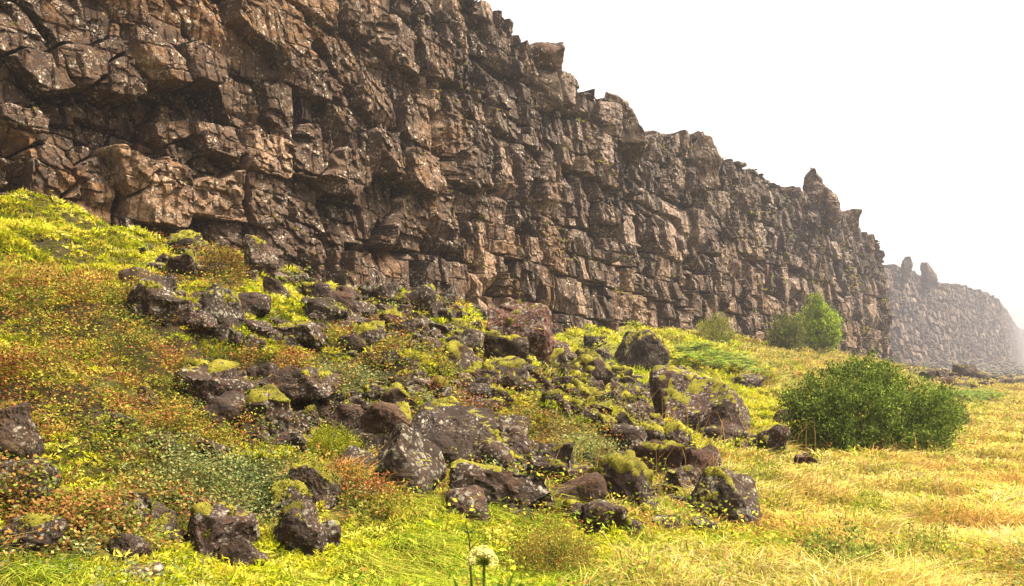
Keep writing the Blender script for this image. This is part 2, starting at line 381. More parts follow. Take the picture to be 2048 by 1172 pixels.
def relief(a, z, seed, hand=None):
    """how far the rock stands out of the plane of the wall, and its colour"""
    wa = a + 0.17 * fb2(a / 1.3, z / 1.3, seed + 50, 4); wz = z + 0.15 * fb2(a / 1.2 + 40, z / 1.2, seed + 51, 3) + 0.05 * a
    fade = np.ones_like(a)
    e1, da, dz, r = brick_noise(wa, wz, 1.4, 1.75, seed + 1, 5.0)
    off = (r[0] - 0.45) * (0.8 - 0.22 * sstep(18, 26, a)); ga = (r[1] - 0.5) * 0.4; gz = (r[2] - 0.62) * 0.3; tone = r[3].copy()
    if hand:
        H = np.array([list(near_plane(h[0], h[1])) + list(h[2:]) for h in hand])
        f1 = np.full(a.shape, 1e9); f2 = np.full(a.shape, 1e9); best = np.zeros(a.shape, int)
        for k, h in enumerate(H):
            zz = h[1] + 0.05 * h[0]
            d = (np.abs((wa - h[0]) / 1.0) ** 5 + np.abs((wz - zz) / 0.85) ** 5) ** (1 / 5)
            m = d < f1
            f2 = np.where(m, f1, np.minimum(f2, d)); f1 = np.where(m, d, f1); best = np.where(m, k, best)
        use = (f1 < 1.05) & (a < 27)
        hb = H[best]
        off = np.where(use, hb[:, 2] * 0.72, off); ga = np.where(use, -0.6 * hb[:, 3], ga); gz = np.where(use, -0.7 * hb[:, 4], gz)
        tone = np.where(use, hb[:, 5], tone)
        da = np.where(use, wa - hb[:, 0], da); dz = np.where(use, wz - hb[:, 1] - 0.05 * hb[:, 0], dz)
        e1 = np.where(use, f2 - f1, e1)
    big = np.zeros(a.shape, bool)
    if hand: big = use & (hb[:, 2] > -0.35)
    d = off + ga * da + gz * dz
    # corners struck off: two slanting facets per block
    for k, (q1, q2) in enumerate(((r[1], r[3]), (r[2], r[0]))):
        th = 6.283 * np.mod(q1 * 7.31 + q2 * 3.7, 1.0); kk = 0.5 + 0.7 * np.mod(q1 * 13.7, 1.0); cut = 0.15 + 0.55 * np.mod(q2 * 11.3, 1.0)
        d = np.minimum(d, off + 0.04 - kk * (np.cos(th) * da + np.sin(th) * dz - cut))
    d = d - 0.50 * sstep(0.07, 0.0, e1)
    # second order: blocks, or narrow columns where the first order says so
    b2 = brick_noise(wa + 0.06 * vn2(z / .3, a / .3, seed + 5), wz + 0.06 * vn2(z / .3, a / .3, seed + 6), 0.62, 0.78, seed + 2, 1.9)
    c2 = brick_noise(wa, wz + 3, 0.38, 1.3, seed + 3, 1.1)
    colm = (hsh(np.floor(wa / 3.1), np.floor(wz / 2.6), 7, seed) > 0.62)
    e2 = np.where(colm, c2[0], b2[0]); r2 = [np.where(colm, x, y) for x, y in zip(c2[3], b2[3])]
    da2 = np.where(colm, c2[1], b2[1]); dz2 = np.where(colm, c2[2], b2[2])
    amp = 0.20 + 0.16 * sstep(0.1, 0.7, vn2(a / 3.3, z / 2.2, seed + 8) + 0.35)
    amp = amp * np.where((r[3] > 0.42) | big, 0.24, 1.0)
    d = d + amp * ((r2[0] - 0.5) * 1.5 + (r2[1] - 0.5) * 1.6 * da2 + (r2[2] - 0.65) * 1.3 * dz2)
    hole = (r2[3] > 0.93) & ~big; d = d - 0.55 * hole
    d = d - 0.26 * sstep(0.045, 0.0, e2) * (amp / 0.3)
    b3 = cell_noise(wa + 7, wz - 3, 0.27, 0.22, seed + 4, 0.95, 2.5)
    brok = sstep(-0.15, 0.25, fb2(a / 2.2, z / 1.8, seed + 9, 3))
    d = d + (0.03 + 0.09 * brok) * ((b3[3][0] - 0.5) * 1.5 + (b3[3][1] - 0.5) * 3 * b3[1] + (b3[3][2] - 0.6) * 3 * b3[2]) - 0.03 * brok * sstep(0.1, 0, b3[0])
    d = d + 0.06 * fb2(a * 2.2, z * 2.2, seed + 10, 5, 0.65) + 0.3 * fb2(a / 7, z / 6, seed + 12, 2)
    # colour: dark weathered basalt, tan where blocks broke away, greyer and paler high up
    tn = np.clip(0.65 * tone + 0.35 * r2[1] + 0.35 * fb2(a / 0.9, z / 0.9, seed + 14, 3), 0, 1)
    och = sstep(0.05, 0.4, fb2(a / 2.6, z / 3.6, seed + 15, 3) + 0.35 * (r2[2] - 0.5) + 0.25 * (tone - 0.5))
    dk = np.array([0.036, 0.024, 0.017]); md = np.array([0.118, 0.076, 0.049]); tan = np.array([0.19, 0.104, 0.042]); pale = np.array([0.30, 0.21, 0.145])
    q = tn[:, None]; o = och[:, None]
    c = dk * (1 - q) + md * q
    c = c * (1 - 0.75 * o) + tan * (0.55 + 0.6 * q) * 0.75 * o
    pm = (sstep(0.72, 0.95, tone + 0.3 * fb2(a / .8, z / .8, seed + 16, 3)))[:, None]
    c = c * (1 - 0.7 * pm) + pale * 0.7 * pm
    return d, c

def build_cliff(name, label, line, a, z_top, z_bot, nz, seed, hand=None, endcurve=None, lean=0.10, scale=1.0):
    """line(a) -> x, y, nx, ny of the foot line; rows climb from below the ground over the rim and back"""
    na = len(a)
    v = np.linspace(0, 1, nz)
    A, Vv = np.meshgrid(a, v, indexing='ij')
    zt = z_top(a); zb = z_bot(a)
    Z = zb[:, None] + Vv * (zt - zb)[:, None]
    af = A.ravel(); zf = Z.ravel()
    d = np.empty(af.shape); c = np.empty((len(af), 3))
    CH = 120000
    for i in range(0, len(af), CH):
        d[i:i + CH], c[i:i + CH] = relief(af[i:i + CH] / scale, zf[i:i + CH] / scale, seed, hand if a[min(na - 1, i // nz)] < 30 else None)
    d = d * scale - lean * (zf - 3.0)
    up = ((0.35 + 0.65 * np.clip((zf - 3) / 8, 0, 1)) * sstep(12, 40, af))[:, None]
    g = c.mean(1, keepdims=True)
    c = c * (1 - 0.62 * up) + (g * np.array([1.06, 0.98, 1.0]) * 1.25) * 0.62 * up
    if endcurve is not None: d = d - np.maximum(0, af - endcurve) ** 2 * 0.35
    D = d.reshape(na, nz)
    x, y, nx, ny = line(a)
    P = np.stack([x[:, None] + nx[:, None] * D, y[:, None] + ny[:, None] * D, Z], -1)
    # rim and plateau behind it
    back = np.array([0.12, 0.35, 0.8, 1.8, 5, 14])
    PB = np.empty((na, len(back), 3)); cb = np.empty((na, len(back), 3))
    for k, b in enumerate(back):
        dd = D[:, -1] - b
        PB[:, k, 0] = x + nx * dd; PB[:, k, 1] = y + ny * dd
        PB[:, k, 2] = zt + 0.25 * vn2(a / 0.5, np.full(na, b * 3.0), seed + 33) - 0.02 * b
        cb[:, k] = c.reshape(na, nz, 3)[:, -1]
    P = np.concatenate([P, PB], 1); c = np.concatenate([c.reshape(na, nz, 3), cb], 1)
    n2 = P.shape[1]
    I = np.arange(na * n2).reshape(na, n2)
    F = np.stack([I[:-1, :-1], I[1:, :-1], I[1:, 1:], I[:-1, 1:]], -1).reshape(-1, 4)
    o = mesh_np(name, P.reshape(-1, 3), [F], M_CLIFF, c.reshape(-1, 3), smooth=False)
    tag(o, kind='structure')
    return P, c

RIM = [(0, -600), (400, -400), (800, -130), (990, 0), (1030, 50), (1052, 105), (1072, 150), (1122, 160), (1135, 160), (1152, 185), (1200, 190), (1254, 197), (1274, 215),
       (1284, 262), (1290, 275), (1310, 272), (1345, 268), (1418, 276), (1428, 300), (1434, 318), (1480, 332), (1530, 352), (1570, 372), (1608, 380),
       (1640, 400), (1672, 418), (1712, 426), (1728, 455), (1744, 472), (1752, 492), (1768, 516), (1784, 530), (1800, 540)]
RIMP = np.array([near_plane(p[0], p[1], DCL + 1.1) for p in RIM])
RIMP[:4, 1] = (13.5, 13.8, 14.3, RIMP[3, 1])
def near_top(a):
    z = np.interp(a, RIMP[:, 0], RIMP[:, 1])
    # the wall leans back, so the rim stands a little farther than the plane
    k = 0.9 + 0.10 * 0
    q = np.floor(a / 0.9 + 0.4 * vn2(a / 2, a * 0 + 3, 71))
    z = z * 1.0 + 0.55 * (hsh(q, 0, 0, 72) - 0.5) + 0.3 * (hsh(np.floor(a / 0.33), 0, 0, 73) - 0.5) + 0.15 * vn2(a / 0.15, a * 0, 74)
    return z
def near_bot(a): 
    x, y = xy_of(np.zeros_like(a) + 0.5, a)
    return ground_z(x, y) - 1.4
def near_line(a):
    x, y = xy_of(np.zeros_like(a), a)
    return x, y, np.full_like(a, NX), np.full_like(a, NY)
# spacing of the wall's columns grows with distance
aa = [-34.0]
while aa[-1] < 108:
    v_ = aa[-1]
    aa.append(v_ + (0.5 if v_ < -4 else 0.10 if v_ < 4 else 0.026 + max(0, v_ - 16) * 0.0011))
NEAR_P, NEAR_C = build_cliff('cliff', '', near_line, np.array(aa), near_top, near_bot, 470, 100, HAND, endcurve=103.0)

FSEG = np.hypot(*np.diff(FAR, axis=0).T); FCUM = np.concatenate([[0], np.cumsum(FSEG)])
def far_line(a):
    x = np.interp(a, FCUM, FAR[:, 0]); y = np.interp(a, FCUM, FAR[:, 1])
    e = 4.0
    tx = np.interp(a + e, FCUM, FAR[:, 0]) - np.interp(a - e, FCUM, FAR[:, 0]); ty = np.interp(a + e, FCUM, FAR[:, 1]) - np.interp(a - e, FCUM, FAR[:, 1])
    L = np.hypot(tx, ty); tx /= L; ty /= L
    return x, y, ty, -tx
def far_top(a):
    z = np.interp(a, [0, 12, 25, 33, 36, 44, 50, 58, 73, 110, 146, 159, 215, 300, 586, 900], [25, 25.5, 26.3, 27.0, 26.6, 26.4, 27.6, 26.4, 27.0, 27.6, 29.0, 27.2, 29, 31, 35, 40])
    q = np.floor(a / 2.8)
    return z + 2.0 * (hsh(q, 0, 0, 82) - 0.5) + 0.6 * (1.6 * hsh(np.floor(a / 1.3), 0, 0, 83) - 0.5)
fa = np.concatenate([np.arange(0, 190, 0.24), np.arange(190, 600, 0.6), np.arange(600, 1050, 2.6)])
FAR_P, FAR_C = build_cliff('distant_cliff', '', far_line, fa, far_top, lambda a: np.full_like(a, -6.0), 150, 300, None, lean=0.14, scale=1.35)

# ------------------------------------------------------------------ boulders
import bmesh
_ico = {}
def ico(sub):
    if sub not in _ico:
        bm = bmesh.new(); bmesh.ops.create_icosphere(bm, subdivisions=sub, radius=1.0)
        v = np.array([x.co[:] for x in bm.verts]); f = np.array([[y.index for y in x.verts] for x in bm.faces]); bm.free()
        v /= np.linalg.norm(v, axis=1)[:, None]
        _ico[sub] = (v, f)
    return _ico[sub]

def vnormals(V, F):
    n = np.cross(V[F[:, 1]] - V[F[:, 0]], V[F[:, 2]] - V[F[:, 0]])
    N = np.zeros_like(V)
    for k in range(3):
        for j in range(3): N[:, j] += np.bincount(F[:, k], n[:, j], len(V))
    return N / np.maximum(np.linalg.norm(N, axis=1), 1e-9)[:, None]

def rock_shape(w, d, h, seed, sub=4, planes=None, facets=11, rough=1.0, sharp=34):
    g = np.random.default_rng(seed)
    D, F = ico(sub)
    n = g.normal(size=(facets, 3)); n /= np.linalg.norm(n, axis=1)[:, None]
    hh = g.uniform(0.60, 0.98, facets)
    ax = np.array([[1, 0, 0], [-1, 0, 0], [0, 1, 0], [0, -1, 0], [0, 0, 1], [0, 0, -1]], float) + g.normal(size=(6, 3)) * 0.16
    ax /= np.linalg.norm(ax, axis=1)[:, None]
    if planes is not None:
        q = np.array(planes, float); pn = q[:, :3] / np.linalg.norm(q[:, :3], axis=1)[:, None]
        n = np.concatenate([n[:5], pn]); hh = np.concatenate([np.maximum(hh[:5], 0.85), q[:, 3]])
    n = np.concatenate([n, ax]); hh = np.concatenate([hh, g.uniform(0.8, 1.0, 6)])
    dot = np.maximum(D @ n.T, 0) / hh
    r = (dot ** sharp).sum(1) ** (-1.0 / sharp)
    V = D * r[:, None]
    lo, hi = V.min(0), V.max(0)
    V = (V - (lo + hi) / 2) / ((hi - lo) / 2) * np.array([w, d, h]) / 2
    m = (w * d * h) ** (1 / 3)
    o = g.uniform(-50, 50, 3)
    nn = vnormals(V, F)
    ca, cb = V / m * 3.2 + o, V / m * 7.0 + o
    bl = fb3(V + o, 1.6 / m, seed, 4, 0.55)
    # chipped steps as well as round noise
    st = np.round(fb3(V + o + 9, 2.2 / m, seed + 3, 2) * 6) / 6
    V = V + nn * (rough * m * (0.18 * bl + 0.15 * st))[:, None] + nn * (0.016 * rough * fb3(V + o, 14.0, seed + 9, 3, 0.6) * min(1.0, m * 2))[:, None]
    return V, F

def quads_leaves(cen, axis, side, ln, wd, col):
    n = len(cen)
    V = np.empty((n, 4, 3))
    V[:, 0] = cen - axis * (ln / 2)[:, None]; V[:, 1] = cen + side * (wd / 2)[:, None]
    V[:, 2] = cen + axis * (ln / 2)[:, None]; V[:, 3] = cen - side * (wd / 2)[:, None]
    return V.reshape(-1, 3), np.arange(n * 4).reshape(n, 4), np.repeat(col, 4, 0)

FOOT = []                                   # ground covered by boulders: x, y, radius
def make_boulder(name, cx, cy, cz, w, d, h, seed, label, cat='boulder', group=None, rotz=0.0, sub=4, tone=0.5, red=0.0, moss=0.4,
                 mat=None, planes=None, rough=1.0, thick=1.0, facets=11, mosscol=(0.20, 0.175, 0.018), cushions=None, tilt=None):
    V, F = rock_shape(w, d, h, seed, sub, planes, facets, rough)
    if tilt:
        c_, s_ = math.cos(tilt), math.sin(tilt)
        V = np.stack([V[:, 0] * c_ + V[:, 2] * s_, V[:, 1], -V[:, 0] * s_ + V[:, 2] * c_], 1)
    c_, s_ = math.cos(rotz), math.sin(rotz)
    V = np.stack([V[:, 0] * c_ - V[:, 1] * s_, V[:, 0] * s_ + V[:, 1] * c_, V[:, 2]], 1)
    zb = V[:, 2].min(); V[:, 2] -= zb     # origin at the base
    loc = (cx, cy, cz + zb)
    root = thing(name, loc, label, cat, group)
    q = (fb3(V + seed, 1.7, seed, 3)[:, None] + 0.5)
    base = (np.array([0.016, 0.0115, 0.009]) * (1 - tone) + np.array([0.066, 0.046, 0.033]) * tone) * np.array([1 + 0.25 * (seed % 7) / 7, 1, 1 - 0.2 * (seed % 5) / 5])
    col = base * (0.7 + 0.6 * q)
    if red: col = col * (1 - red) + np.array([0.13, 0.055, 0.045]) * red * (0.6 + 0.8 * q)
    mesh_np('rock', V, [F], mat or (M_BOULD, M_BOULD2, M_BOULD3)[seed % 3], col, smooth=False, parent=root)
    FOOT.append((cx, cy, 0.5 * max(w, d) * 0.72))
    if moss > 0:
        N = vnormals(V, F)
        sc = min(1.0, 0.5 + 0.5 * h)
        pn = fb3(V + seed * 3.1, 2.4 / sc * (1 + 0.9 * max(0, w - 0.7)), seed + 5, 4, .6)
        msk = sstep(0.20, 0.85, N[:, 2] + 0.12 + 0.25 * fb3(V + 4, 8.0, seed + 21, 2)) * sstep(0.36 - 0.85 * moss, 0.70 - 0.85 * moss, pn + 0.2 * fb3(V + 2, 10.0, seed + 22, 2) + 0.25 * (V[:, 2] / h - 0.6))
        fine = fb3(V + seed, 9.0, seed + 6, 3, 0.6)
        th = thick * (0.05 * sc * msk * (0.75 + 1.5 * fine + 0.5 * fb3(V, 4.5, seed + 8, 2)) - 0.012)
        VM = V + (N * 0.8 + np.array([0, 0, 0.35])) * th[:, None]
        keep = (msk[F] > 0.04).any(1)
        lab = np.arange(len(V)); fk = F[keep]
        for _ in range(200):           # separate pads are separate parts
            mn = lab[fk].min(1); new = lab.copy()
            for j in range(3): np.minimum.at(new, fk[:, j], mn)
            new = new[new]
            if (new == lab).all(): break
            lab = new
        fl = lab[fk[:, 0]] if len(fk) else np.zeros(0, int)
        ids, cnt = np.unique(fl, return_counts=True)
        for cid in ids[np.argsort(-cnt)][:7]:
            f = fk[fl == cid]
            if len(f) < (14 if sub == 3 else 30): continue
            u, inv = np.unique(f.ravel(), return_inverse=True)
            mc = np.array(mosscol) * (0.35 + 1.4 * (fb3(V[u] + 3, 6.0, seed + 7, 4, .65)[:, None] + 0.5))
            yel = sstep(-0.1, 0.4, fb3(V[u] + 8, 1.9, seed + 17, 2))[:, None]
            mc = mc * (1 - 0.35 * yel) + np.array([0.30, 0.29, 0.02]) * 0.35 * yel
            gq = np.random.default_rng(seed + 5); nf = int(min(420, 60 + len(f) * 0.5)); fi = inv.reshape(-1, 3)[gq.integers(0, len(f), nf)]
            bw = gq.dirichlet((1, 1, 1), nf); pc = (VM[u][fi] * bw[:, :, None]).sum(1); cq = mc[fi[:, 0]] * gq.uniform(.6, 1.9, (nf, 1))
            ls = 0.010 + 0.0011 * loc[1]
            aq = N[u][fi[:, 0]] + gq.normal(size=(nf, 3)) * .6; aq /= np.linalg.norm(aq, axis=1)[:, None]; sq = np.cross(aq, gq.normal(size=(nf, 3))); sq /= np.linalg.norm(sq, axis=1)[:, None]
            qv, qf, qc = quads_leaves(pc + aq * ls * .2, aq, sq, np.full(nf, ls * 1.3), np.full(nf, ls * .8), cq)
            mesh_np('moss', np.concatenate([VM[u], qv]), [inv.reshape(-1, 3), qf + len(u)], M_MOSS, np.concatenate([mc, qc]), smooth=True, parent=root)
    return root

def rock_at(px, py, w, h, label, depth=0.85, name='boulder', **kw):
    """a boulder whose middle is seen at px, py, standing on the ground below it"""
    P = at(px, min(py + 0.42 * h, 1165))
    Y = P[1] + 0.2 * w * P[1] / F_PX
    if 'Y' in kw: Y = kw.pop('Y')
    dx, dz = ray(px, py)
    k = Y / F_PX
    W, H = w * k, h * k
    ex = 0.28 * H                            # sunk into the ground
    kw.setdefault('seed', int(px * 7 + py * 13) % 100000)
    kw.setdefault('sub', 5 if w > 75 else 4)
    zc = max(dz * Y - ex / 2, float(ground_z(dx * Y, Y)) + 0.06 * H)       # never drowned in the slope
    return make_boulder(name, dx * Y, Y, zc, W, W * depth, H + ex, label=label, **kw)

HB = [
 # left edge and lower left
 (12, 880, 116, 136, 'tall grey lichened boulder cut by the left edge of the photo above the leafy slope', dict(tone=.6, moss=.1)),
 (26, 978, 150, 120, 'dark sloping boulder with white lichen dots at the left edge, under the tall one', dict(tone=.35, moss=.05)),
 (40, 1085, 150, 104, 'broad white-speckled boulder low in the lower left corner', dict(tone=.5, moss=.15)),
 (257, 1020, 106, 86, 'square boulder wrapped in yellow-brown moss among leafy shrubs at lower left', dict(tone=.3, moss=1.0, thick=.6, mosscol=(.17,.14,.02))),
 (352, 1000, 88, 48, 'low dark boulder with a shaggy moss fringe right of the moss-wrapped one', dict(tone=.25, moss=.7)),
 (446, 1066, 136, 104, 'rounded boulder with yellow moss patches and pale lichen near the bottom edge', dict(tone=.45, moss=.45)),
 (583, 1004, 84, 74, 'grey boulder topped by a bright moss pad, directly above a speckled one', dict(tone=.4, moss=.55)),
 (603, 1062, 104, 106, 'upright dark boulder dotted with lichen beside the bright bottom grass', dict(tone=.3, moss=.3)),
 (634, 972, 96, 84, 'sloping brown-grey boulder with mossy upper edge left of the cave boulders', dict(tone=.5, moss=.4)),
 (155, 1044, 80, 46, 'dark low boulder half buried in shrubs left of the moss-wrapped one', dict(tone=.3, moss=.1)),
 (275, 1158, 110, 30, 'pale flat rock barely showing at the bottom edge', dict(tone=.8, moss=.1)),
 (290, 792, 56, 34, 'small dark rock peeping from red shrubs in the upper left slope', dict(tone=.2, moss=.1)),
 (238, 852, 56, 44, 'dark hollow-sided rock in the red shrubs left of centre slope', dict(tone=.2, moss=.1)),
 (325, 898, 70, 42, 'dark rock under overhanging shrubs beside a pink-leaved sprig', dict(tone=.25, moss=.05)),
 (420, 902, 66, 34, 'dark shaded rock beneath the reddest shrub mound', dict(tone=.25, moss=.05)),
 (432, 786, 130, 84, 'wide angular grey-brown rock jutting from the red shrub slope', dict(tone=.5, moss=.15)),
 (602, 788, 175, 66, 'long grey-lichened rock lying across the slope, large lichen rosettes', dict(tone=.6, moss=.2)),
 (590, 842, 96, 44, 'low dark rock with green fringe under the long lichened one', dict(tone=.3, moss=.4)),
 (480, 830, 44, 40, 'small yellow-mossed rock between two grey ones on the slope', dict(tone=.4, moss=.8)),
 # cave boulders in the middle
 (768, 856, 128, 74, 'pale lichened slab lying behind the pointed boulder', dict(tone=.75, moss=.25)),
 (692, 842, 84, 54, 'grey lichened boulder with a mossy left shoulder, left of the pale slab', dict(tone=.6, moss=.35)),
 (812, 930, 168, 158, 'large pointed boulder with a ridge sloping down right, beside the dark hollow', dict(tone=.42, moss=.12, rough=.6, planes=[(-.75,-.3,.62,.62),(.72,-.35,.65,.62),(-.3,-.95,.1,.7),(.9,-.3,-.6,.72)])),
 (900, 880, 190, 150, 'large dark slab leaning over the hollow behind the pointed boulder', dict(tone=.3, moss=.12, rough=.7, planes=[(.4,-.6,.7,.7),(-.5,-.5,.7,.8)])),
 (988, 904, 124, 104, 'lichen-crusted boulder roofing the right side of the dark hollow', dict(tone=.4, moss=.15, rough=.7, planes=[(.75,-.3,.6,.65),(-.5,-.5,.6,.8)])),
 (1046, 898, 90, 82, 'grey wedge of rock sloping down to the right of the hollow', dict(tone=.6, moss=.1, planes=[(.75,-.2,.65,.6)])),
 (1008, 984, 196, 112, 'long low boulder along the bottom of the hollow, moss clump on its face', dict(tone=.35, moss=.25)),
 (1092, 948, 76, 64, 'dark crusted boulder between the long low one and the pale flat face', dict(tone=.3, moss=.2)),
 (1145, 996, 118, 96, 'pale grainy boulder with a flat bare face', dict(tone=.95, moss=.05, rough=.5, mat='bare')),
 (1236, 976, 132, 104, 'boulder with fat yellow-green moss cushions spilling down its front', dict(tone=.35, moss=.9, thick=1.7)),
 (1150, 1028, 72, 52, 'small mossy-rimmed boulder in front of the pale flat one', dict(tone=.45, moss=.35)),
 (1204, 1040, 92, 68, 'pointed lichen-dotted boulder at the front of the rock pile', dict(tone=.42, moss=.1)),
 (1262, 1056, 56, 38, 'little straw-covered rock at the foot of the pile', dict(tone=.5, moss=.3)),
 (1335, 1052, 62, 36, 'little grey rock sunk in grass left of the lichened dome', dict(tone=.5, moss=.1)),
 (1402, 1052, 70, 32, 'flat brown rock under the lichened dome', dict(tone=.35, moss=.1)),
 (1452, 998, 146, 112, 'large dome-shaped boulder covered in pale lichen standing alone in the meadow edge', dict(tone=.4, moss=.15, rough=.7, lich=1, planes=[(.7,-.4,.6,.66),(-.75,-.35,.5,.7)])),
 (1400, 938, 70, 84, 'tall grainy reddish-grey rock behind the lichened dome', dict(tone=.5, moss=.15, red=.25)),
 (1320, 925, 92, 74, 'grey boulder with small moss pads behind the cushion-covered one', dict(tone=.5, moss=.35)),
 # right part
 (1416, 816, 196, 158, 'huge rounded boulder streaked with moss bands, biggest of the rock stream', dict(tone=.33, moss=.42, rough=.6, thick=.55, planes=[(.85,-.3,.35,.72),(-.4,-.5,.75,.75)], red=.12)),
 (1350, 762, 104, 60, 'tilted grey slab leaning on the huge mossy boulder from the left', dict(tone=.5, moss=.2, planes=[(-.6,-.3,.75,.5)])),
 (1498, 764, 70, 38, 'dark blocky boulder with a mossy top in the grass above the willow', dict(tone=.22, moss=.5)),
 (1518, 890, 96, 66, 'lichened boulder at the right foot of the huge mossy one', dict(tone=.45, moss=.25)),
 (1448, 872, 80, 50, 'lumpy grey boulder in front of the huge mossy one', dict(tone=.5, moss=.3)),
 (1340, 880, 84, 60, 'lumpy boulder with rounded moss heads left of the huge mossy one', dict(tone=.4, moss=.6, thick=1.3)),
 (1614, 928, 60, 40, 'orange-tinted low rock under the willow bush edge', dict(tone=.4, moss=.2, red=.4)),
 (1566, 838, 44, 40, 'dark rock half hidden behind the left side of the willow bush', dict(tone=.25, moss=.2)),
 (1282, 696, 116, 72, 'big dark boulder with a pitched mossy top alone on the grass slope', dict(tone=.15, moss=.45, rough=.6, planes=[(.75,-.3,.55,.6),(-.6,-.4,.65,.8),(.1,-1,-.1,.6)])),
 (1190, 684, 44, 26, 'small dark rock in the bright grass left of the big dark boulder', dict(tone=.2, moss=.5)),
 # slab and its neighbours
 (1036, 652, 136, 112, 'large tilted slab with a red-brown lichened top and pale right edge', dict(tone=.42, moss=.14, red=.85, rough=.8, planes=[(-.25,-.62,.72,.42),(.95,-.2,.1,.75),(-.6,-.5,-.5,.7)])),
 (1014, 700, 88, 62, 'lichened boulder with an olive moss cap under the red slab', dict(tone=.5, moss=.6)),
 (974, 604, 62, 76, 'dark upright boulder behind the red slab, thin moss on top', dict(tone=.2, moss=.3)),
 (1105, 700, 66, 46, 'brown wedge of rock on the right below the red slab', dict(tone=.45, moss=.1, red=.2)),
 (928, 558, 68, 58, 'blocky dark boulder with moss on top at the crest of the ridge', dict(tone=.22, moss=.5)),
 (840, 556, 84, 48, 'dark lichen-clotted boulder at the crest of the ridge by the cliff foot', dict(tone=.25, moss=.3)),
 (776, 592, 66, 56, 'dark boulder left of the crest, shaded on its front', dict(tone=.2, moss=.15)),
 (838, 602, 68, 58, 'lichen-spotted boulder under the crest of the ridge', dict(tone=.4, moss=.2)),
 (636, 586, 60, 40, 'grey lichened boulder with yellow moss on its right shoulder', dict(tone=.5, moss=.5)),
 (656, 622, 86, 50, 'broad rough boulder left of the yellow moss mound', dict(tone=.4, moss=.3)),
 (808, 624, 36, 28, 'small bare dark rock sitting on bright moss', dict(tone=.2, moss=0)),
 (820, 668, 80, 46, 'grey crumbly boulder below the bare dark rock', dict(tone=.5, moss=.25)),
 (962, 752, 76, 46, 'boulder capped by one big olive moss cushion in the upper stream', dict(tone=.5, moss=.75, thick=1.5)),
 (595, 668, 116, 56, 'wide speckled boulder between bright moss and red shrubs', dict(tone=.5, moss=.2)),
 (554, 578, 52, 46, 'round dark boulder at the top of the bright moss bank', dict(tone=.25, moss=.3)),
 # boulders near the cliff foot on the left
 (378, 490, 84, 62, 'dark boulder with a bright moss cap close under the cliff', dict(tone=.25, moss=.5)),
 (365, 540, 76, 56, 'rounded boulder with a yellow moss band across its front', dict(tone=.35, moss=.6)),
 (270, 556, 62, 44, 'lichen-white boulder at the edge of the green bank', dict(tone=.6, moss=.15)),
 (322, 572, 60, 44, 'lichened boulder with a moss saddle beside the slanting rock', dict(tone=.5, moss=.6)),
 (312, 606, 108, 70, 'long slanting rock edged with yellow moss above the little cave', dict(tone=.3, moss=.5, tilt=.45)),
 (424, 616, 104, 84, 'dark boulder overhanging a black gap, leafy sprigs at its right', dict(tone=.25, moss=.15)),
 (395, 655, 80, 34, 'grey rock ledge below the black gap', dict(tone=.5, moss=.15)),
 (520, 520, 66, 92, 'pale columnar block leaning against the cliff foot', dict(tone=.6, moss=.2)),
 (455, 480, 90, 60, 'speckled grey block under the cliff, left of the columnar one', dict(tone=.5, moss=.25)),
 (440, 545, 60, 44, 'dark block under red shrubs beside the columnar one', dict(tone=.2, moss=.3)),
]
for (px, py, w, h, lab, kw) in HB:
    kw = dict(kw); kw.pop('lich', None)
    if kw.get('mat') == 'bare': kw['mat'] = M_BARE
    rock_at(px, py, w, h, lab, **kw)

def in_poly(px, py, poly):
    c = False; n = len(poly)
    for i in range(n):
        x0, y0 = poly[i]; x1, y1 = poly[i - 1]
        if (y0 > py) != (y1 > py) and px < (x1 - x0) * (py - y0) / (y1 - y0) + x0: c = not c
    return c
def scatter_rocks(poly, count, smin, smax, label, label_moss, group, seed, avoid, mossp=0.35, sub=3, name='boulder', tone=(.3, .65), gap=0.44, mat=None, aspect=(.55, .85)):
    g = random.Random(seed)
    xs = [p[0] for p in poly]; ys = [p[1] for p in poly]; placed = []
    tries = 0
    while len(placed) < count and tries < 6000:
        tries += 1
        px, py = g.uniform(min(xs), max(xs)), g.uniform(min(ys), max(ys))
        if not in_poly(px, py, poly): continue
        sz = smin + (smax - smin) * g.random() ** 1.5
        if any(abs(px - a) < gap * 0.5 * (sz + b) and abs(py - c) < gap * 0.40 * (sz + d) for a, c, b, d in placed + avoid): continue
        placed.append((px, py, sz, sz))
        m = g.random() < mossp
        rock_at(px, py, sz, sz * g.uniform(*aspect), label_moss if m else label, name=name, group=group + (' with moss caps' if m else ''),
                moss=g.uniform(.5, .85) if m else g.choice((0, .15)), tone=g.uniform(*tone), sub=sub + (1 if sz > 34 else 0), rotz=g.uniform(-.6, .6),
                seed=g.randrange(99999), thick=g.uniform(.9, 1.5), tilt=g.uniform(-.35, .35), mat=mat)
AV = [(b[0], b[1], b[2] * .8, b[3] * .8) for b in HB]
scatter_rocks([(985, 715), (1080, 705), (1200, 715), (1330, 800), (1330, 850), (1420, 940), (1300, 930), (1200, 850), (1100, 800), (1000, 760)], 120, 36, 96,
              'grey lichen-crusted boulder tumbled in the rock stream below the red slab', 'lichened boulder with an olive moss cushion in the rock stream below the red slab', 'boulders of the rock stream', 5, AV, .5)
scatter_rocks([(610, 600), (760, 555), (850, 535), (950, 560), (980, 640), (960, 720), (860, 700), (700, 690), (620, 680)], 66, 28, 76,
              'lichen-spotted boulder on the ridge between the moss banks under the cliff', 'moss-capped boulder on the ridge between the moss banks under the cliff', 'boulders on the ridge', 6, AV, .4)
scatter_rocks([(1090, 930), (1300, 900), (1420, 960), (1380, 1040), (1280, 1060), (1120, 1060)], 14, 24, 48,
              'small lichened rock wedged between the front boulders of the pile', 'small mossy rock wedged between the front boulders of the pile', 'small rocks at the front of the pile', 8, AV, .4)
